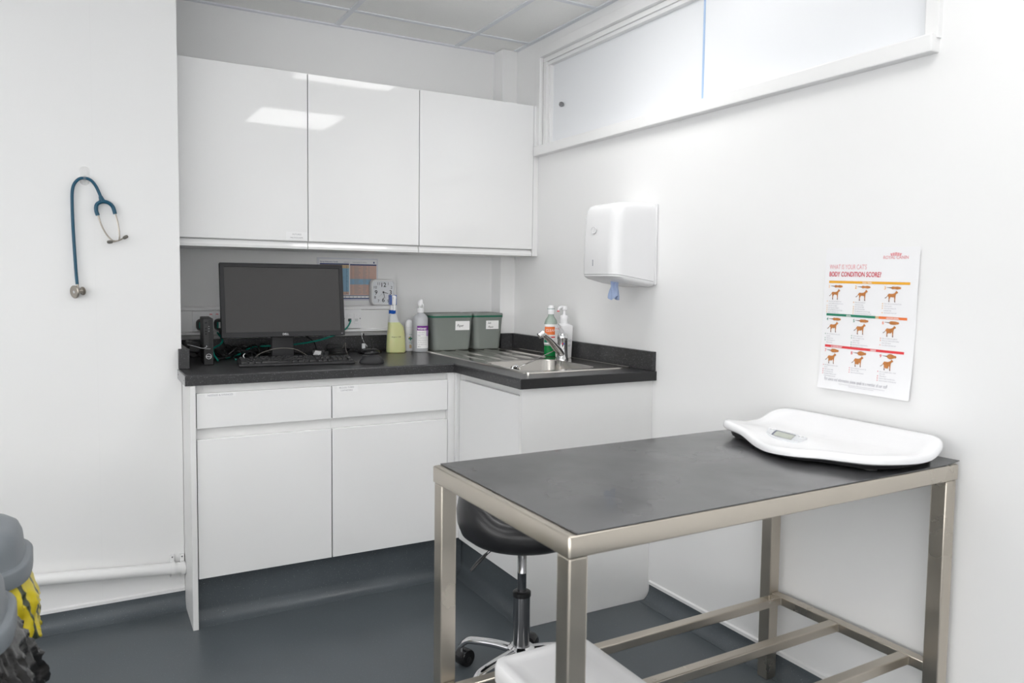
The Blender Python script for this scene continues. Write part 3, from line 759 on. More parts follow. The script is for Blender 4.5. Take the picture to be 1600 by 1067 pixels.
# ================================================================== COMPUTER
t = thing('computer_monitor', 'black widescreen computer monitor on the worktop', 'monitor', (-1.2, -.27, H + .0004))
Tm = Matrix.Translation((0, -.012, .098)) @ Matrix.Rotation(R(-7.5), 4, 'X')
MW, MH = .2525, .306
b = MB(); fr = .0165
b.box((-MW, 0, 0), (MW, .02, MH), BLKM, .002, 2)
b.box((-MW + .05, .02, .05), (MW - .05, .045, MH - .05), BLKM, .01, 2)
for p, q in (((-MW, -.006, 0), (MW, .001, .021)), ((-MW, -.006, MH - fr), (MW, .001, MH)), ((-MW, -.006, .02), (-MW + fr, .001, MH - fr + .001)), ((MW - fr, -.006, .02), (MW, .001, MH - fr + .001))):
    b.box(p, q, BLKM, .0012, 2)
b.bm.transform(Tm); b.build('housing', t)
b = MB(); b.box((-MW + fr - .001, -.0024, .020), (MW - fr + .001, .0, MH - fr + .001), SCREEN); b.bm.transform(Tm); b.build('screen', t)
b = MB(); b.text('DELL', lambda u, v: Tm @ Vector((u, -.0064, v)), GREYL, 0, .0065, .0115, 'C', bold=.025); b.build('lettering', t, recalc=False, label='white maker lettering')
b = MB()
for k in range(5): b.box((.16 + k * .019, -.0065, .008), (.167 + k * .019, -.0058, .0105), INKG if k == 4 else BLKP)
b.bm.transform(Tm); b.build('buttons', t)
b = MB(); b.loft([ring(.09, .035, .004, .006, 3, -.005, .03), ring(.09, .03, .004, .14, 3, -.005, .028), ring(.085, .025, .004, .26, 3, -.005, .05)], BLKM); b.build('neck', t)
b = MB(); b.loft([ring(.20, .16, .01, 0, 4, 0, .03), ring(.20, .16, .01, .008, 4, 0, .03), ring(.19, .15, .01, .011, 4, 0, .03)], BLKM); b.build('base', t)

t = thing('mini_computer', 'slim black mini computer standing upright at the left of the monitor', 'computer', (-1.512, -.36, H + .0004), R(-3))
b = MB(); b.box((-.018, 0, 0), (.018, .178, .182), BLKM, .003, 2)
b.build('case', t)
b = MB(); b.box((-.0172, -.0022, .002), (.0172, .0005, .180), BLKP, .0015)
f = lambda u, v: Vector((u, -.0028, v))
# ventilation holes
for r_ in range(38):
    for c_ in range(7):
        x = .001 + c_ * .0024 + (.0012 if r_ % 2 else 0); z = .008 + r_ * .0045
        if x > .0162: continue
        if abs(z - .034) < .011: continue
        sq2(b, x - .0008, x + .0008, z - .0014, z + .0014, BLKG, f)
for r_ in range(14):
    for c_ in range(6):
        x = -.015 + c_ * .0026; z = .008 + r_ * .0045
        if abs(z - .034) < .012: continue
        sq2(b, x - .0008, x + .0008, z - .0014, z + .0014, BLKG, f)
b.build('front_grille', t, recalc=False)
b = MB()
for k in range(20):
    pass
b.lathe([(.0105, 0), (.0105, .001), (.0088, .001), (.0088, .0)], GREYL, (0, -.0026, .034), 28, (0, -1, 0), False, False)
b.text('DELL', f, GREYL, 0, .0312, .0075, 'C', bold=.02); b.text('OPTIPLEX', f, GREYL, -.013, .0625, .0045); b.build('emblem', t, recalc=False, label='round silver emblem')
for z, w_ in ((.165, .004), (.143, .0022), (.132, .0032), (.122, .0032), (.077, .0045)):
    b = MB(); b.box((-.009 - w_, -.003, z - .0025), (-.009 + w_, -.002, z + .0025), BLKG); b.build('port', t)
for z in (.151, .142, .133):
    b = MB(); b.box((.0005, -.003, z - .001), (.003, -.002, z + .001), GREYL); b.build('indicator', t)

t = thing('keyboard', 'black keyboard in front of the monitor', 'keyboard', (-1.195, -.445, H + .0004), R(-6))
b = MB(); b.prism([(-.068, 0), (-.071, .004), (-.070, .011), (.068, .022), (.070, .018), (.070, .0)], lambda u, v, k: Vector((-.221 + k * .442, u, v)), BLKM, .002); b.build('case', t)
kz = lambda y: .0115 + (y + .070) * .011 / .138
km = {}
def key(x, y, w_, d_=.0155):
    if (w_, d_) not in km:
        b = MB(); b.loft([ring(w_, d_, .002, 0, 2), ring(w_ - .003, d_ - .003, .002, .0065, 2)], BLKP); o = b.build('key', t); km[(w_, d_)] = o.data
    else:
        o = bpy.data.objects.new('key', km[(w_, d_)]); COL.objects.link(o); o.parent = t
    o.location = (x, y, kz(y) - .0005); o.rotation_euler = (R(4.5), 0, 0)
U = .0190
rows = [(.058, [(0, 1)] + [(2 + k * 1 + (k // 4) * .5, 1) for k in range(12)]),
        (.032, [(k, 1) for k in range(13)] + [(13, 2)]), (.013, [(0, 1.5)] + [(1.5 + k, 1) for k in range(12)] + [(13.5, 1.5)]),
        (-.006, [(0, 1.75)] + [(1.75 + k, 1) for k in range(11)] + [(12.75, 2.25)]), (-.025, [(0, 1.25)] + [(1.25 + k, 1) for k in range(11)] + [(12.25, 2.75)]),
        (-.046, [(0, 1.5), (1.5, 1.25), (2.75, 1.25), (4, 6), (10, 1.25), (11.25, 1.25), (12.5, 1), (13.5, 1.5)])]
X0 = -.213
for y, ks in rows:
    for k, w_ in ks: key(X0 + (k + w_ / 2) * U, y, round(w_ * U - .002, 4))
for j, y in enumerate((.058, .032, .013)):
    for k in range(3): key(X0 + (15.3 + k + .5) * U, y, round(U - .002, 4))
for x, y in ((16.8, -.025), (15.8, -.046), (16.8, -.046), (17.8, -.046)): key(X0 + x * U, y, round(U - .002, 4))
for j, y in enumerate((.032, .013, -.006, -.025)):
    for k in range(3): key(X0 + (18.6 + k + .5) * U, y, round(U - .002, 4))
for y, d_ in ((.032, .0155), (.0035, .034), (-.0355, .036)): key(X0 + 22.1 * U, y, round(U - .002, 4), d_)
b = MB(); b.tube([(-.16, .068, .014), (-.13, .10, .035), (-.06, .13, .052), (.01, .125, .048), (.06, .15, .02), (.08, .17, .004)], .0018, GREYR, 6, 6); b.build('cord', t)

t = thing('computer_mouse', 'black computer mouse to the right of the keyboard', 'mouse', (-.918, -.553, H + .0004), R(60))
b = MB(); NR, NA = 9, 28
def mrow(k):
    th = k / NR * math.pi / 2; s1, c1 = math.sin(th), math.cos(th)
    out = []
    for a_ in range(NA):
        a = 2 * math.pi * a_ / NA; ca, sa = math.cos(a), math.sin(a)
        x = .027 * math.copysign(abs(ca) ** .7, ca) * c1 ** .6; y = .050 * math.copysign(abs(sa) ** .8, sa) * c1 ** .6
        out.append(Vector((x, y - .0, .004 + .031 * s1 * (1 - .25 * ((y + .015) / .057) ** 2))))
    return out
b.loft([[Vector((v.x * .95, v.y * .95, 0)) for v in mrow(0)]] + [mrow(k) for k in range(NR)] + [[Vector((v.x * .3, v.y * .3, .0345)) for v in mrow(NR - 1)]], BLKM); b.build('shell', t)
b = MB(); b.cyl((-.003, .03, .0265), (.003, .03, .0265), .009, BLKG, 18); b.build('scroll_wheel', t)
b = MB(); b.tube([(0, .056, .008), (.02, .085, .004), (.10, .12, .003), (.20, .14, .004), (.30, .175, .03), (.335, .185, .055), (.345, .20, .03)], .0016, GREYR, 6, 6); b.build('cord', t)

# small black puck with upright leads
t = thing('desk_hub', 'glossy black domed hub with upright leads left of the spray bottle', 'hub', (-.785, -.135, H + .0004))
b = MB(); b.lathe([(.050, 0), (.053, .003), (.053, .008), (.046, .017), (.03, .024), (.012, .027), (0, .0275)], BLKG, n=36); b.build('dome', t)
b = MB()
for p, q in (((-.028, .01, .02), (-.032, .012, .065)), ((.018, .01, .02), (.012, .012, .062)), ((-.012, .02, .02), (-.014, .05, .088))): b.cyl(p, q, .0032, BLKP, 10)
b.build('antenna', t)
b = MB(); b.box((-.036, .002, .022), (-.020, .012, .046), GREYL, .002); b.build('plug_clip', t)
b = MB(); b.tube([(-.014, .05, .088), (-.024, .052, .094), (-.02, .04, .06), (-.006, .02, .03)], .0015, GREYL, 6, 5); b.build('lead', t)

# adapters and cables
t = thing('power_adapter', 'black power adapter block in the cables left of the mini computer', 'adapter', (-1.563, -.25, H + .034), R(5))
b = MB(); b.box((-.023, -.045, .010), (.023, .045, .052), BLKP, .006, 2, M=Matrix.Rotation(R(10), 4, 'Y')); b.build('block', t)
b = MB(); b.tube([(.01, .05, .03), (.02, .08, .05), (.0, .10, .03), (-.01, .08, .0)], .003, BLKP, 8, 5); b.tube([(-.02, -.02, .0), (.0, -.05, -.005), (.02, -.03, .002), (-.01, .02, .02)], .0025, BLKP, 8, 5); b.build('cord', t)
t = thing('power_adapter', 'black plug-top adapter with a white label under the monitor', 'adapter', (-1.035, -.175, H + .0004), R(-15))
b = MB(); b.box((-.026, -.022, 0), (.026, .022, .030), BLKP, .006, 2); b.box((.02, -.012, .004), (.045, .012, .022), BLKP, .003); b.build('block', t)
b = MB(); b.face([Vector((-.022, -.0224, .008)), Vector((.010, -.0224, .006)), Vector((.014, -.0224, .024)), Vector((-.012, -.0224, .027))], STICK); b.build('adapter_label', t)
b = MB(); b.tube([(-.006, .0, .028), (-.018, .03, .06), (-.05, .05, .085), (-.062, .055, .10)], .0038, BLKP, 8, 5); b.build('cord', t)
# loose cable runs (each a thing of its own)
def cable(lab, pts, r, m, name='cable', grp=None):
    b = MB(); b.tube(pts, r, m, 8, 8); return tag(b.build(name), lab, 'cable', grp)
cable('green network cable running from the socket behind the monitor', [(-.856, -.060, 1.061), (-.860, -.085, 1.058), (-.885, -.11, 1.030), (-.93, -.14, 1.006), (-.965, -.16, .998), (-1.04, -.17, .978), (-1.16, -.16, .962), (-1.30, -.13, .955), (-1.36, -.15, .93), (-1.42, -.16, .915)], .0036, GCAB)
cable('green network cable looping beside the mini computer', [(-1.462, -.24, 1.028), (-1.445, -.21, 1.008), (-1.436, -.19, .990), (-1.447, -.20, .976), (-1.475, -.22, .962), (-1.478, -.25, .94), (-1.465, -.27, .916)], .0036, GCAB)
cable('green network cable lying on the worktop behind the keyboard', [(-1.395, -.24, .916), (-1.36, -.25, .916), (-1.31, -.24, .918), (-1.27, -.22, .917)], .0034, GCAB)
cable('thin grey lead plugged into the front of the mini computer', [(-1.521, -.364, .987), (-1.522, -.385, .985), (-1.535, -.378, .978), (-1.56, -.36, .985), (-1.585, -.33, .99)], .0013, INKG)
random.seed(11)
b = MB()
for k in range(13):
    x, y = -1.475 + random.random() * .2, -.22 + random.random() * .13
    pts = []
    for j in range(7):
        a = j * 1.1 + k
        pts.append((x + math.cos(a) * (.03 + .02 * random.random()) + j * .012, y + math.sin(a) * .04, H + .007 + .05 * random.random() * (1 if 0 < j < 6 else .1)))
    b.tube(pts, .0028, BLKP, 6, 6)
tag(b.build('cable_tangle'), 'tangle of black cables under the left of the monitor', 'cable', kind='stuff')
b = MB(); pts = []
for k in range(40):
    a = k * .62; pts.append((-.93 + .055 * math.cos(a) * (1 + .1 * math.sin(k)), -.115 + .035 * math.sin(a), H + .004 + k * .0006 + .03 * max(0, math.sin(k * .21)) * max(0, math.sin(a))))
pts += [(-.84, -.11, .93), (-.82, -.12, .92)]
b.tube(pts, .0026, BLKP, 6, 3); tag(b.build('coiled_cable'), 'coiled black cable between the monitor and the domed hub', 'cable')
cable('white cable tie end beside the left of the keyboard', [(-1.372, -.30, .914), (-1.368, -.31, .922), (-1.373, -.30, .936), (-1.366, -.30, .945)], .0015, STICK, 'cable_tie')

# ================================================================== PAPER TOWEL DISPENSER
t = thing('towel_dispenser', 'white plastic paper towel dispenser on the right wall', 'dispenser', (0, -1.105, 1.245))
dy0, dy1 = -1.214, -.985
def drow(z, xf, inset=0., rr=.045, xb=-.012):
    # plan section: back at x=xb, front at xf with rounded vertical corners
    o = []; y0, y1 = dy0 + inset, dy1 - inset; rr = min(rr, (y1 - y0) / 2 - .001, abs(xf - xb) - .001)
    o += [(xb, y0), (xb, y1)]
    for k in range(7): a = R(90 + 15 * k); o.append((xf + rr + rr * math.cos(a), y1 - rr + rr * math.sin(a)))
    for k in range(7): a = R(180 + 15 * k); o.append((xf + rr + rr * math.cos(a), y0 + rr + rr * math.sin(a)))
    return [Vector((x, y, z)) for x, y in o]
b = MB()
# cover with a lower edge that runs down from the front to the wall
def low(v):
    out = []
    for p in v:
        s = min(max((-.205 - p.x) / -.19, 0), 1); s = 1 - min(max((p.x + .205) / .19, 0), 1)
        out.append(Vector((p.x, p.y, 1.256 + .026 * (s * s * (3 - 2 * s)))))
    return out
b.loft([low(drow(0, -.205)), drow(1.33, -.206), drow(1.42, -.204), drow(1.50, -.199), drow(1.53, -.194, .001), drow(1.544, -.186, .004), drow(1.552, -.172, .010), drow(1.556, -.150, .018)], DISPW)
b.build('cover', t, True)
def lowb(v, d, sh=0.):
    return [Vector((p.x, p.y, q.z - d)) for p, q in zip(v, low(v))]
b = MB(); b.loft([lowb(drow(0, -.2035, .001), .0012), lowb(drow(0, -.204, .001), .007), lowb(drow(0, -.19, .008, .04), .016), lowb(drow(0, -.14, .03, .03), .022)], DISPW)
b.build('base_tray', t, True)
b = MB(); b.box((-.0118, dy0 - .003, 1.243), (-.0006, dy1 + .003, 1.553), DISPW, .004, 2); b.build('back_plate', t, True)
b = MB(); b.box((-.2064, -1.079, 1.314), (-.204, -1.076, 1.338), LCDB); b.build('level_slot', t, True)
b = MB(); rr_ = .016
b.loft([[Vector((-.2062 - h, -1.079 + (rr_ + o) * 1.15 * math.cos(R(a)), 1.452 + (rr_ + o) * .80 * math.sin(R(a)))) for a in range(0, 360, 12)] for o, h in ((.001, -.002), (0, .0004), (-.0012, .0004), (-.0022, -.0004), (-.012, .0001))], DISPW, False, True); b.build('lock_cover', t, True)
# paper tail
b = MB()
random.seed(3)
def pt(u, v):
    a = 2 * math.pi * u; wv = .010 + .004 * math.sin(3 * a + 4 * v) + .003 * math.sin(5 * a) + .005 * v
    tw = v * 1.1
    return Vector((-.130 + wv * math.cos(a + tw) * 1.3 - .006 * v, -1.125 + wv * math.sin(a + tw) * .9, 1.262 - .072 * v + .008 * math.sin(2 * a) * v))
b.grid(40, 12, pt, BLUEP, True, True)
tag(b.build('paper_towel', recalc=False), 'crumpled blue paper towel end hanging from the white dispenser', 'paper towel')
# small torn sticker mark above the dispenser
b = MB(); b.face([Vector((-.0012, -1.147, 1.562)), Vector((-.0012, -1.162, 1.563)), Vector((-.0012, -1.160, 1.580)), Vector((-.0012, -1.153, 1.597)), Vector((-.0012, -1.147, 1.602))], STICK)
tag(b.build('clear_sticker', solid=.0006), 'faint torn clear sticker on the wall above the towel dispenser', 'sticker')

# ================================================================== POSTER
PW, PH = .2935, .415
def pp(u, v, off=0.):
    """u right, v down (metres) on the sheet -> room"""
    s, q = u / PW, v / PH
    bulge = .003 + .004 * math.sin(math.pi * s) * math.sin(q * 2.6 + .2) + .010 * max(0, q - .82) ** 1 * 4 * (s * s + (1 - s) ** 2) * max(0, q - .82) * 6
    bulge += .0025 * math.sin(q * 9) * (.3 + s) * q
    return Vector((-bulge - off, -1.9875 - u + .0105 * q, 1.360 - v - .0045 * s + .0035 * s * q))
t = thing('wall_poster', 'white cat body condition poster with coloured bars on the right wall', 'poster', (0, -2.13, 1.15))
b = MB(); b.grid(24, 36, lambda a, c: pp(a * PW, c * PH), PAPER); b.build('sheet', t, True, recalc=False)
b = MB(); ff = lambda u, v: pp(u, -v, .0009)
def bar(x0, x1, v0, v1, m, n=24):
    b.grid(n, 1, lambda a, c: pp((x0 + a * (x1 - x0)) * PW, (v0 + c * (v1 - v0)) * PH, .0006), m)
def ptext(s, x, v, size, m, al='L', bold=0, sx=1.): b.text(s, ff, m, x * PW, -v * PH, size, al, bold, sx)
ptext("WHAT IS YOUR CAT'S", .052, .148, .0195, PINK, sx=.64)
ptext('BODY CONDITION SCORE?', .052, .199, .0195, RED, sx=.70, bold=.016)
ptext('ROYAL CANIN', .765, .078, .0125, PINK, 'C', bold=.01, sx=.9)
for k in range(5):
    x = .765 + (k - 2) * .020; h = .020 - .003 * abs(k - 2)
    b.face([pp((x - .007) * PW, .058 * PH, .0009), pp((x + .007) * PW, .058 * PH, .0009), pp((x + .011 + .004 * (k - 2)) * PW, (.055 - h) * PH, .0009), pp((x - .011 + .004 * (k - 2)) * PW, (.055 - h) * PH, .0009)], PINK)
rowsP = [(.238, AMB), (.468, GRN), (.690, REDB)]
bar(.055, .925, .230, .247, AMB); ptext('TOO THIN', .49, .2445, .0062, STICK, 'C', .02)
bar(.045, .60, .462, .479, GRN); bar(.60, .635, .462, .479, TAN); bar(.635, .915, .462, .479, ORG); ptext('IDEAL', .31, .4765, .0062, STICK, 'C', .02); ptext('ABOVE IDEAL', .775, .4765, .0062, STICK, 'C', .02)
bar(.05, .91, .686, .703, REDB); ptext('OVERWEIGHT', .19, .7005, .0062, STICK, 'C', .02); ptext('OBESE', .60, .7005, .0062, STICK, 'C', .02)
side = [(0, .36), (.10, .40), (.20, .52), (.27, .66), (.36, .74), (.55, .72), (.72, .73), (.85, .78), (.97, .90), (1.02, 1.04), (1.07, .97), (1.15, .93), (1.20, .84), (1.14, .78), (1.04, .74), (.99, .58), (.975, .30), (.965, .06), (1.0, .0), (.90, .0), (.885, .28), (.84, .44),
        (.74, .42), (.60, .44), (.52, .42), (.44, .27), (.43, .08), (.47, 0), (.37, 0), (.355, .22), (.34, .42), (.28, .54), (.18, .42), (.08, .32), (.0, .31)]
def cat(x, v, fat, sc):
    o = []
    for i, (a, c) in enumerate(side):
        if 22 <= i <= 24: c -= .20 * fat - .02
        if 3 < i < 8: c += .03 * fat
        o.append((a, c))
    P = [pp(x * PW + a * sc, v * PH - c * sc, .0009) for a, c in o]
    b.face(P, CATF)
    for lx in (.36, .90): b.face([pp(x * PW + a * sc, v * PH - c * sc, .0012) for a, c in ((lx, 0), (lx + .1, 0), (lx + .07, .16), (lx + .01, .16))], CATD)
    b.face([pp(x * PW + a * sc, v * PH - c * sc, .0012) for a, c in ((0, .31), (.08, .32), (.18, .42), (.2, .52), (.1, .40), (0, .36))], CATD)
def catTop(x, v, fat, sc):
    o = []; N = 26
    for k in range(N + 1):
        s = k / N; xx = .45 + s * .95
        w_ = (.11 + .09 * fat * math.sin(math.pi * min(1, s * 1.25))) * (min(1, s * 7) ** .5) * min(1, (1 - s) * 9 + .25) ** .5
        w_ += .018 * (1 - fat) * math.sin(s * 12)
        o.append((xx, w_))
    P = [pp(x * PW + a * sc, v * PH - c * sc, .0009) for a, c in o] + [pp(x * PW + a * sc, v * PH + c * sc, .0009) for a, c in o[::-1]]
    b.face(P, CATF)
    b.face([pp(x * PW + a * sc, v * PH - c * sc, .0012) for a, c in ((0, .02), (.5, -.045), (.5, .045), (0, .04))], CATD)
lines = [
 ['*Ribs, spine and pelvic bones', ' easily visible on shorthaired cats', '*Very narrow waist', '*Small amount of muscle', '*No palpable fat on the rib cage', '*Severe abdominal tuck'],
 ['*Ribs easily visible on', ' shorthaired cats', '*Very narrow waist', '*Loss of muscle mass', '*No palpable fat on the rib cage', '*Very pronounced abdominal tuck'],
 ['*Ribs visible on shorthaired cats', '*Obvious waist', '*Very small amount of', ' abdominal fat', '*Marked abdominal tuck'],
 ['*Ribs not visible but are easily', ' palpable', '*Obvious waist', '*Minimal amount of', ' abdominal fat'],
 ['*Well proportioned', '*Ribs not visible but are', ' easily palpable', '*Obvious waist', '*Small amount of abdominal fat', '*Slight abdominal tuck'],
 ['*Ribs not visible but palpable', '*Waist not clearly defined when', ' seen from above', '*Very slight abdominal tuck'],
 ['*Ribs difficult to palpate under', ' the fat', '*Waist barely visible', '*No abdominal tuck', '*Rounding of abdomen with', ' moderate abdominal pad'],
 ['*Ribs not palpable under the fat', '*Waist not visible', '*Slight abdominal distension'],
 ['*Ribs not palpable under a thick', ' layer of fat', '*Waist absent', '*Obvious abdominal distension', '*Extensive abdominal fat deposits']]
nc = [AMB, AMB, AMB, GRN, GRN, ORG, REDB, REDB, REDB]
for k in range(9):
    r_, c_ = divmod(k, 3); x = (.055, .365, .675)[c_]; v = (.247, .479, .703)[r_] + .004
    ptext(str(k + 1), x - .004, v + .030, .0125, nc[k], bold=.01)
    fat = (-.1, 0, .1, .3, .42, .6, .8, 1.1, 1.35)[k]
    catTop(x + .022, v + .018, max(0, fat), .030); cat(x + .012, v + .112, fat, .031)
    for j, s in enumerate(lines[k]):
        vv = v + .128 + j * .0152
        if s[0] == '*':
            P0 = (x - .012) * PW; b.face([pp(P0, (vv - .006) * PH, .0009), pp(P0 + .0022, (vv - .006) * PH, .0009), pp(P0 + .0022, vv * PH, .0009), pp(P0, vv * PH, .0009)], nc[k])
        ptext(s[1:], x + .008, vv, .0046, INKP, sx=.86)
ptext('For advice and information, please speak to a member of our staff', .075, .940, .0135, INKP, sx=.57)
ptext('Adapted from the body condition scoring system. Always consult your veterinary surgeon for feeding advice for your own cat.', .5, .958, .0036, INKP, 'C', sx=.8)
ptext('Keep indoor cats active and weigh them regularly on the same scales.', .5, .968, .0036, INKP, 'C', sx=.8)
b.build('printing', t, True, recalc=False)

# ================================================================== STETHOSCOPE
ys = YL - .014
t = thing('wall_hook', 'clear adhesive hook on the left wall holding the stethoscope', 'hook', (-1.921, YL, 1.60))
b = MB(); b.loft([[Vector((x, y, z)) for x, z in rect(wd, .066, r_, 5)] for wd, y, r_ in ((.030, -.0006, .0145), (.030, -.003, .0145), (.026, -.004, .012))], CLEAR); b.build('plate', t)
b = MB(); b.tube([(0, -.003, .0), (0, -.008, -.008), (0, -.018, -.018), (0, -.024, -.012), (0, -.025, -.004)], .004, CLEAR, 8, 5); b.build('hook_arm', t)
t = thing('stethoscope', 'teal stethoscope hanging from the clear hook on the left wall', 'stethoscope', (-1.921, YL - .014, 1.59))
W = lambda x, z, d=0.: (x, ys - d, z)
b = MB(); b.tube([W(-1.951, 1.222, .004), W(-1.9535, 1.26, .002), W(-1.956, 1.32), W(-1.9595, 1.42), W(-1.9605, 1.50), W(-1.959, 1.545), W(-1.952, 1.570), W(-1.938, 1.586, .004), W(-1.921, 1.590, .006), W(-1.903, 1.585, .004), W(-1.888, 1.567), W(-1.877, 1.541), W(-1.871, 1.523)], .0052, TUBE, 12, 6)
b.build('tubing', t, True)
b = MB(); b.tube([W(-1.8735, 1.531), W(-1.869, 1.517), W(-1.866, 1.511)], [.0065, .009, .0095], TUBE, 12, 5)
b.tube([W(-1.883, 1.464), W(-1.888, 1.482), W(-1.886, 1.500), W(-1.876, 1.510, .002), W(-1.862, 1.513, .004), W(-1.846, 1.508, .002), W(-1.835, 1.495), W(-1.829, 1.472)], .0065, TUBE, 12, 6)
b.build('yoke', t, True)
b = MB(); b.tube([W(-1.883, 1.468), W(-1.873, 1.432), W(-1.858, 1.400), W(-1.842, 1.380, .004), W(-1.832, 1.376, .010), W(-1.822, 1.377, .014)], .0026, PEWT, 8, 6); b.build('ear_tube', t, True)
b = MB(); b.tube([W(-1.829, 1.476), W(-1.821, 1.440), W(-1.817, 1.405), W(-1.818, 1.382, .004), W(-1.826, 1.376, .010), W(-1.838, 1.373, .014)], .0026, PEWT, 8, 6); b.build('ear_tube', t, True)
for p, d in ((W(-1.8385, 1.373, .014), (-1, -.15, -.1)), (W(-1.8215, 1.377, .014), (.85, -.2, .5))):
    b = MB(); q = Vector(p); dv = Vector(d).normalized()
    if d[0] > 0: b.tube([q, q + dv * .02], .0024, PEWT, 8, 2); q = q + dv * .018
    b.lathe([(.003, 0), (.0055, .003), (.0062, .009), (.0058, .014), (.004, .018), (0, .019)], GREYR, q, 16, dv); b.build('ear_tip', t, True)
b = MB(); c = Vector(W(-1.949, 1.197, .006)); ax = Vector((-.80, -.56, -.1)).normalized()
b.tube([W(-1.951, 1.226, .004), W(-1.950, 1.215, .005), c + Vector((0, 0, .006))], .0042, PEWT, 10, 4)
b.lathe([(.0105, -.021), (.0145, -.0195), (.015, -.017), (.009, -.014), (.0065, -.006), (.008, 0), (.014, .004), (.021, .0085), (.0225, .011), (.0225, .014), (.020, .0155)], PEWT, c, 32, ax); b.build('chest_piece', t, True)
b = MB(); b.lathe([(.0195, .0), (.0, .0004)], GREYL, c + ax * .0152, 32, ax); b.build('diaphragm', t, True)

# ================================================================== PIPE
t = thing('waste_pipe', 'white plastic waste pipe along the foot of the left wall', 'pipe', (-2.2, YL - .032, .2))
zp = lambda x: .1985 + (x + 2.086) * (.160 - .1985) / (2.086 - 1.618)
b = MB(); yp = YL - .030
b.cyl((-4.2, yp, zp(-4.2)), (-1.6135, yp, zp(-1.6135)), .0215, PLAST, 28); b.build('pipe', t, True)
for x in (-1.662, -1.628):
    b = MB(); z = zp(x)
    b.lathe([(.0222, -.007), (.0255, -.007), (.0255, .007), (.0222, .007)], PLAST, (x, yp, z), 28, (1, 0, 0), False, False)
    b.box((x - .008, yp + .015, z + .018), (x + .008, YL - .001, z + .046), PLAST, .002); b.box((x - .008, yp + .01, z - .038), (x + .008, YL - .001, z - .016), PLAST, .002)
    b.lathe([(.003, 0), (.0025, .0015), (0, .002)], DCHROME, (x, yp + .0152, z + .038), 10, (0, -1, 0)); b.build('pipe_clip', t, True)

# ================================================================== EXAMINATION TABLE
TA = R(.62); TL, TW = 1.18, .586
ca, sa = math.cos(TA), math.sin(TA)
tcx, tcy = -1.2047 + TL / 2 * ca + TW / 2 * sa, -1.8441 + TL / 2 * sa - TW / 2 * ca
t = thing('examination_table', 'stainless steel examination table with open lower rails', 'table', (tcx, tcy, 0), TA)
hx, hy, ZT = TL / 2, TW / 2, .8065
b = MB()
b.loft([ring(TL - .004, TW - .004, .004, ZT - .040, 3), ring(TL, TW, .005, ZT - .038, 3), ring(TL, TW, .005, ZT - .003, 3), ring(TL - .003, TW - .003, .005, ZT - .0007, 3), ring(TL - .007, TW - .007, .005, ZT, 3)], STEELV, True, True)
b.build('table_top', t)
LW = .041
for sx in (-1, 1):
    for sy in (-1, 1):
        b = MB(); x1, y1 = sx * (hx - .003), sy * (hy - .003)
        b.box((x1 - sx * LW, y1 - sy * LW, .0), (x1, y1, ZT - .041), STEELV, .0035, 2)
        b.build('leg', t)
RZ1, RZ0 = .283, .256
for sx in (-1, 1):
    b = MB(); x1 = sx * (hx - .007); b.box((x1 - sx * .03, -hy + .0445, RZ0), (x1, hy - .0445, RZ1), STEELV, .003, 2); b.build('side_rail', t)
for y in (hy - .066, hy - .272, hy - .486):
    b = MB(); b.box((-hx + .0375, y - .015, RZ0 + .0005), (hx - .0375, y + .015, RZ1 - .0008), STEELV, .003, 2)
    for sx in (-1, 1): b.tube([(sx * (hx - .038), y - .016, RZ0 + .002), (sx * (hx - .038), y - .0165, (RZ0 + RZ1) / 2), (sx * (hx - .038), y - .016, RZ1 - .002)], .003, STEELV, 6, 3)
    b.build('lower_rail', t)
# rubber mat lying on it
t2 = None
b = MB(); nx, ny = 40, 10
def mz(x, y):
    return .0012 + (.006 * max(0, (x - .52) / .08) ** 2 * (.25 + .75 * max(0, -y / .29)) if x > .52 else 0)
M_ = Matrix.Translation((tcx, tcy, ZT + .0004)) @ Matrix.Rotation(TA, 4, 'Z')
b.grid(nx, ny, lambda u, v: Vector((-.571 + u * 1.166, -.2905 + v * .581, mz(-.571 + u * 1.166, -.2905 + v * .581) + .0004)), MAT_R, False)
o = b.build('rubber_mat', solid=.0018); o.matrix_world = M_
tag(o, 'black rubber mat covering the top of the steel examination table', 'mat')

# ================================================================== SCALE on the table
t = thing('weighing_scale', 'white animal weighing scale with a digital display on the black mat', 'scale', (-.20, -2.15, ZT + .004))
OUT = [(-.302, -1.890), (-.328, -1.925), (-.345, -2.00), (-.385, -2.09), (-.412, -2.165), (-.408, -2.235), (-.372, -2.29), (-.352, -2.34), (-.325, -2.395), (-.255, -2.428), (-.15, -2.428), (-.070, -2.405), (-.038, -2.35), (-.032, -2.25), (-.030, -2.10), (-.030, -1.97), (-.040, -1.895), (-.075, -1.868), (-.15, -1.876), (-.23, -1.885), (-.270, -1.880)]
oc = Vector((-.20, -2.15, 0))
OP = [Vector((p.x, p.y, 0)) - oc for p in catmull([(x, y, 0) for x, y in OUT], 5, True)]
def smooth(a, b_, x): q = min(max((x - a) / (b_ - a), 0), 1); return q * q * (3 - 2 * q)
def topz(p):
    """height of the tray above the mat"""
    x, y = p.x + oc.x, p.y + oc.y
    # cross-section: right-hand long side raised, display side flat and low, far tip raised
    z = .036
    z += .024 * smooth(-.16, -.03, x)
    z += .006 * smooth(-2.10, -1.90, y) * smooth(-.2, -.33, x) * 1.6
    z += .004 * smooth(-2.30, -2.43, y)
    z -= .004 * math.exp(-((x + .19) / .06) ** 2)
    z -= .009 * smooth(-.27, -.38, x) * math.exp(-((y + 2.12) / .11) ** 2)
    return z
b = MB()
sc = lambda k: [p * k for p in OP]
rings = []
for k, dz_ in ((.93, .016), (.965, .016), (.99, .019)): rings.append([Vector((p.x * k, p.y * k, dz_ + (topz(p) - .036) * .75)) for p in OP])
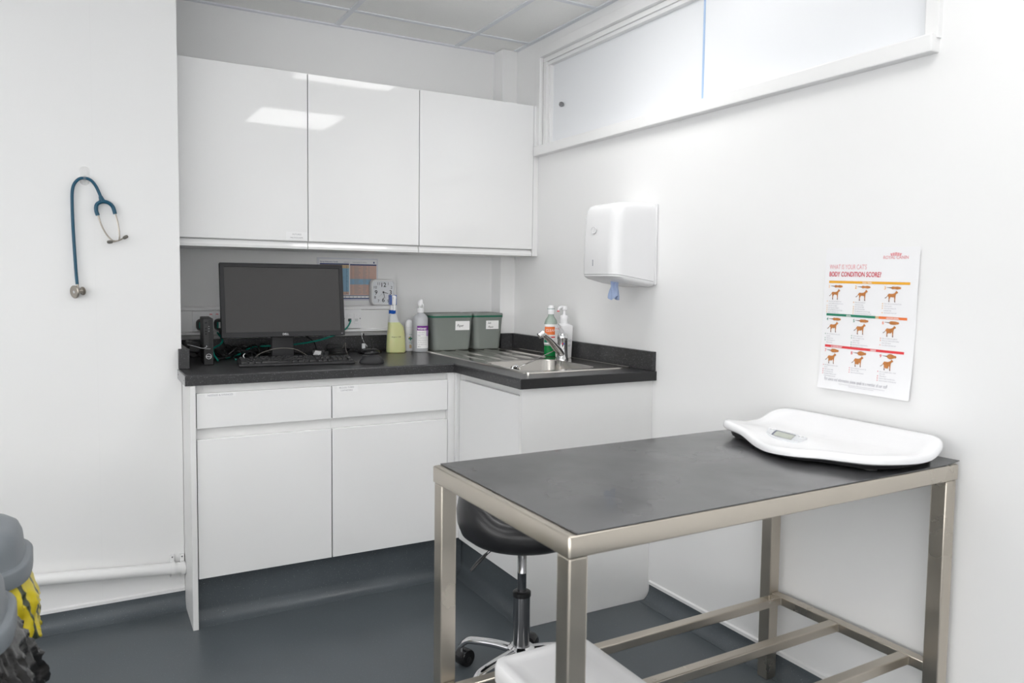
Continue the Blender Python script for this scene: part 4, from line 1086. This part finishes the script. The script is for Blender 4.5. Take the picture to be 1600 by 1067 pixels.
for k, dd in ((1.0, .016), (1.0, .010), (.993, .004), (.975, .0), (.94, -.001)): rings.append([Vector((p.x * k, p.y * k, topz(p) - dd)) for p in OP])
for k in (.86, .74, .6, .45, .3, .15, .03): rings.append([Vector((p.x * k, p.y * k, topz(p * k) - .002)) for p in OP])
b.loft(rings, WPL, True, True); b.build('tray', t)
A_ = [Vector(q) for q in ((-.256, -2.045), (-.262, -2.120), (-.315, -2.147), (-.310, -2.076))]     # corners of the lcd on the flange
def dpos(a, c, h):       # a = 0..1 along the lcd (towards the near end), c = 0..1 outwards
    q = (A_[0] * (1 - a) + A_[1] * a) * (1 - c) + (A_[3] * (1 - a) + A_[2] * a) * c
    x, y = q.x - oc.x, q.y - oc.y
    return Vector((x, y, topz(Vector((x, y, 0))) - .0010 + h))
def dgrid(b, a0, a1, c0, c1, h, m): b.grid(4, 4, lambda u, v: dpos(a0 + u * (a1 - a0), c0 + v * (c1 - c0), h), m)
b = MB(); o = [(-.34, .52), (-.38, .0), (-.25, -.24), (.3, -.26), (1.0, -.26), (1.38, -.2), (1.48, .15), (1.42, .75), (1.25, 1.16), (.8, 1.26), (.2, 1.22), (-.2, 1.0)]
o = [(p.x, p.y) for p in catmull([(x, y, 0) for x, y in o], 4, True)]
cc_ = (.55, .5)
b.loft([[dpos(cc_[0] + (u - cc_[0]) * k, cc_[1] + (v - cc_[1]) * k, .0016 if k < 1.01 else -.002) for u, v in o] for k in (1.02, 1.0, .7, .4, .05)], GREYP, False, True); b.build('display_panel', t, label='pale grey control panel')
b = MB(); dgrid(b, 0, 1, 0, 1, .0021, LCDB); b.build('display_frame', t, recalc=False)
b = MB(); dgrid(b, .10, .99, .18, 1, .0025, LCD); b.build('display', t, recalc=False, label='grey green lcd display')
for s_t, a, c in (('kg lb oz', .22, 1.17), ('SCALE', .34, -.08), ('ON', -.26, .95), ('HOLD', 1.10, .98)):
    b = MB(); b.text(s_t, lambda u, v: dpos(a + u, c - v, .0022), INKG, 0, 0, .105); b.build('lettering', t, recalc=False)
for a, c in ((-.17, .12), (1.24, .15)):
    b = MB(); o2 = rect(.19, .26, .06, 3, a, c); b.loft([[dpos(u, v, h) for u, v in o2] for h in (.0012, .0042)], WPL, False, True); b.build('button', t)
b = MB(); b.loft([[Vector((p.x * k, p.y * k, z_)) for p in OP] for k, z_ in ((.86, .004), (.90, .006), (.915, .017), (.88, .020))], BLKP); b.build('base', t)  # black skirt added in place of the dark shadow under the tray
for px, py in ((-.09, .20), (.12, .20), (-.09, -.21), (.12, -.21)):
    b = MB(); b.cyl((px, py, .0005), (px, py, .026), .018, RUBB, 20); b.build('foot', t)

# ================================================================== WHITE CASE under the table
t = thing('plastic_case', 'flat white plastic case with rounded corners on the table\'s lower rails', 'case', (-.955, -2.155, RZ1 + .0006))
b = MB(); w_, d_ = .268, .44
b.loft([ring(w_ - .02, d_ - .02, .02, 0), ring(w_, d_, .03, .010), ring(w_ + .002, d_ + .002, .032, .030)], WPL); b.build('body', t)
b = MB(); b.loft([ring(w_ + .002, d_ + .002, .032, .0304), ring(w_ + .002, d_ + .002, .032, .046), ring(w_ - .006, d_ - .006, .03, .055), ring(w_ - .03, d_ - .03, .026, .0585), ring(w_ - .05, d_ - .05, .024, .056), ring(w_ - .10, d_ - .10, .02, .0555)], WPL); b.build('lid', t)

# ================================================================== STOOL
SX, SY = -.758, -1.512
t = thing('swivel_stool', 'black padded swivel stool on a chrome column behind the table', 'stool', (SX, SY, 0))
NA = 56
def seat_ring(r_, z, back=0.):
    o = []
    for k in range(NA):
        a = 2 * math.pi * k / NA
        da = math.atan2(math.sin(a - R(140)), math.cos(a - R(140)))
        lift = back * (1 - smooth(R(35), R(85), abs(da)))
        o.append(Vector((r_ * math.cos(a), r_ * math.sin(a), z + lift + .052)))
    return o
b = MB(); b.loft([seat_ring(.13, .405), seat_ring(.165, .409), seat_ring(.190, .424, .004), seat_ring(.203, .447, .015), seat_ring(.205, .468, .032), seat_ring(.198, .487, .052), seat_ring(.184, .500, .064), seat_ring(.168, .504, .064), seat_ring(.152, .498, .048), seat_ring(.141, .486, .022), seat_ring(.137, .474, .0)], VINYL, True, True)
b.build('seat_rim', t)
b = MB(); b.loft([seat_ring(.1365, .470), seat_ring(.1355, .484), seat_ring(.130, .4905), seat_ring(.115, .495), seat_ring(.08, .499), seat_ring(.04, .501), seat_ring(.005, .501)], VINYL, True, True); b.build('seat', t)
b = MB(); b.lathe([(.05, .437), (.075, .444), (.10, .456)], BLKP, n=32); b.build('seat_plate', t)
b = MB(); b.lathe([(.0140, .28), (.0140, .345), (.0146, .346), (.0146, .349), (.0140, .350), (.0140, .438)], DCHROME, n=28); b.build('gas_rod', t)
b = MB(); b.lathe([(.0262, .10), (.0262, .276)], DCHROME, n=32); b.build('column', t)
b = MB(); b.lathe([(.0285, .274), (.029, .276), (.0285, .287), (.024, .290), (.0143, .290)], BLKP, n=32); b.build('column_collar', t)
b = MB(); b.tube([(-.03, .02, .440), (-.075, .035, .43), (-.105, .045, .407)], .0045, DCHROME, 10, 5); b.tube([(-.10, .043, .412), (-.125, .05, .387), (-.15, .057, .36)], [.007, .0095, .007], BLKP, 12, 6, flat=.55); b.build('lever', t)
b = MB(); b.lathe([(.03, .075), (.042, .08), (.042, .11), (.032, .118)], CHROME, n=32)
A0 = 127
for k in range(5):
    a = R(A0 + 72 * k); d = Vector((math.cos(a), math.sin(a), 0))
    b.tube([d * .02 + Vector((0, 0, .098)), d * .09 + Vector((0, 0, .101)), d * .17 + Vector((0, 0, .096)), d * .195 + Vector((0, 0, .086)), d * .213 + Vector((0, 0, .068))], [.020, .018, .016, .014, .012], CHROME, 14, 6, flat=.7)
b.build('star_base', t)
for k in range(5):
    a = R(A0 + 72 * k); d = Vector((math.cos(a), math.sin(a), 0)); c = d * .208; p = Vector((-d.y, d.x, 0))
    fwd = (d * .3 + p * .95).normalized(); axl = Vector((-fwd.y, fwd.x, 0))
    b = MB(); b.cyl(c + Vector((0, 0, .046)), c + Vector((0, 0, .072)), .005, CHROME, 12)
    wc = c - fwd * .012 + Vector((0, 0, .0245))
    for s in (-1, 1):
        b.lathe([(.0, 0), (.018, .001), (.0242, .004), (.0242, .014), (.021, .017), (.0, .018)], BLKP, wc + axl * s * .003, 24, axl * s)
    b.lathe([(.0265, -.0205), (.0275, -.018), (.0275, .018), (.0265, .0205)], BLKG, wc + Vector((0, 0, .004)), 24, axl)
    # only the upper half of the hood is kept
    for f_ in [q for q in b.bm.faces if q.material_index == b.mats.index(BLKG)]:
        pass
    b.build('caster', t)

# ================================================================== BINS
def supr(w, d, z, n=40, e=.62, cx=0, cy=0):
    o = []
    for k in range(n):
        a = 2 * math.pi * k / n; c_, s_2 = math.cos(a), math.sin(a)
        o.append(Vector((cx + w / 2 * math.copysign(abs(c_) ** e, c_), cy + d / 2 * math.copysign(abs(s_2) ** e, s_2), z)))
    return o
def swing_bin(loc, rz, lab):
    t = thing('swing_bin', lab, 'bin', loc, rz, 'grey swing-top bins')
    w_, d_ = .33, .33
    b = MB(); b.loft([supr(w_ - .10, d_ - .10, 0), supr(w_ - .085, d_ - .085, .006), supr(w_ - .03, d_ - .03, .545), supr(w_ - .02, d_ - .02, .552), supr(w_ - .04, d_ - .04, .552), supr(w_ - .10, d_ - .10, .02)], BING, True, True); b.build('body', t)
    b = MB(); b.loft([supr(w_ - .006, d_ - .006, .553), supr(w_ + .006, d_ + .006, .555), supr(w_ + .006, d_ + .006, .588), supr(w_, d_, .592), supr(w_ - .022, d_ - .022, .594), supr(w_ - .028, d_ - .028, .600), supr(w_ - .034, d_ - .034, .635), supr(w_ - .05, d_ - .05, .655), supr(w_ - .085, d_ - .085, .668), supr(w_ - .13, d_ - .12, .672)], BING, True, True); b.build('lid', t)
    b = MB(); b.loft([supr(w_ - .125, d_ - .115, .6725), supr(w_ - .125, d_ - .115, .6735)], BLKP); b.build('flap_gap', t)
    b = MB()
    rr = [supr(w_ - .135, d_ - .125, .673), supr(w_ - .137, d_ - .127, .677), supr(w_ - .16, d_ - .15, .680)]
    b.loft(rr, BING, True, False)
    b.loft([rr[-1], supr(.115, .115, .6805, e=.8), supr(.085, .085, .6800, e=1), supr(.06, .06, .6762, e=1), supr(.01, .01, .6755, e=1)], BING, False, True); b.build('flap', t)
    return t
def bag(name, loc, rz, lab, m, w0, zt, zb, seed, flare, amp, pw=.8):
    b = MB(); NU, NV = 140, 26
    base = [p for p in supr(1, 1, 0, NU)]
    def f(u, v):
        i = int(round(u * NU)) % NU; p = base[i]; a = 2 * math.pi * i / NU
        q = Vector((math.cos(a) * 2.2, math.sin(a) * 2.2, v * 1.3 + seed))
        n1 = noise.noise(q * 2.0); n2 = noise.noise(q * 5.5)
        pl = abs(noise.noise(Vector((math.cos(a) * 5, math.sin(a) * 5, v * .9 + seed)))) * 2 - .5
        s = w0 * (1 + flare * v ** pw) + (amp * pl + amp * .9 * n1 + amp * .4 * n2) * min(1, v * 2.2)
        cr = 1 - abs(noise.noise(q * 4.2 + Vector((7, 3, 1)))) * 2.2; s += amp * .55 * cr * min(1, v * 3) - amp * .3
        z = zt - (zt - zb) * v * (1 + .28 * noise.noise(Vector((math.cos(a) * 1.5, math.sin(a) * 1.5, seed))))
        return Vector((p.x * s, p.y * s, z))
    b.grid(NU, NV, f, m, True, True)
    o = b.build(name, solid=.0008); o.location = loc; o.rotation_euler = (0, 0, rz)
    return tag(o, lab, 'bin bag')
swing_bin((-2.218, -1.405, 0.0005), R(0), 'grey swing-top bin with a yellow bag, nearer the left wall')
swing_bin((-2.228, -1.762, 0.0005), R(0), 'grey swing-top bin with a black bag, cut by the frame edge')
bag('waste_bag', (-2.218, -1.405, 0), 0, 'yellow black-striped waste bag hanging out under a grey bin lid', YBAG, .322, .556, .40, 2.3, .13, .022)
bag('waste_bag', (-2.228, -1.762, 0), 0, 'glossy black crumpled bin bag hanging out under a grey bin lid', BBAG, .322, .556, .415, 9.1, .27, .040, .5)
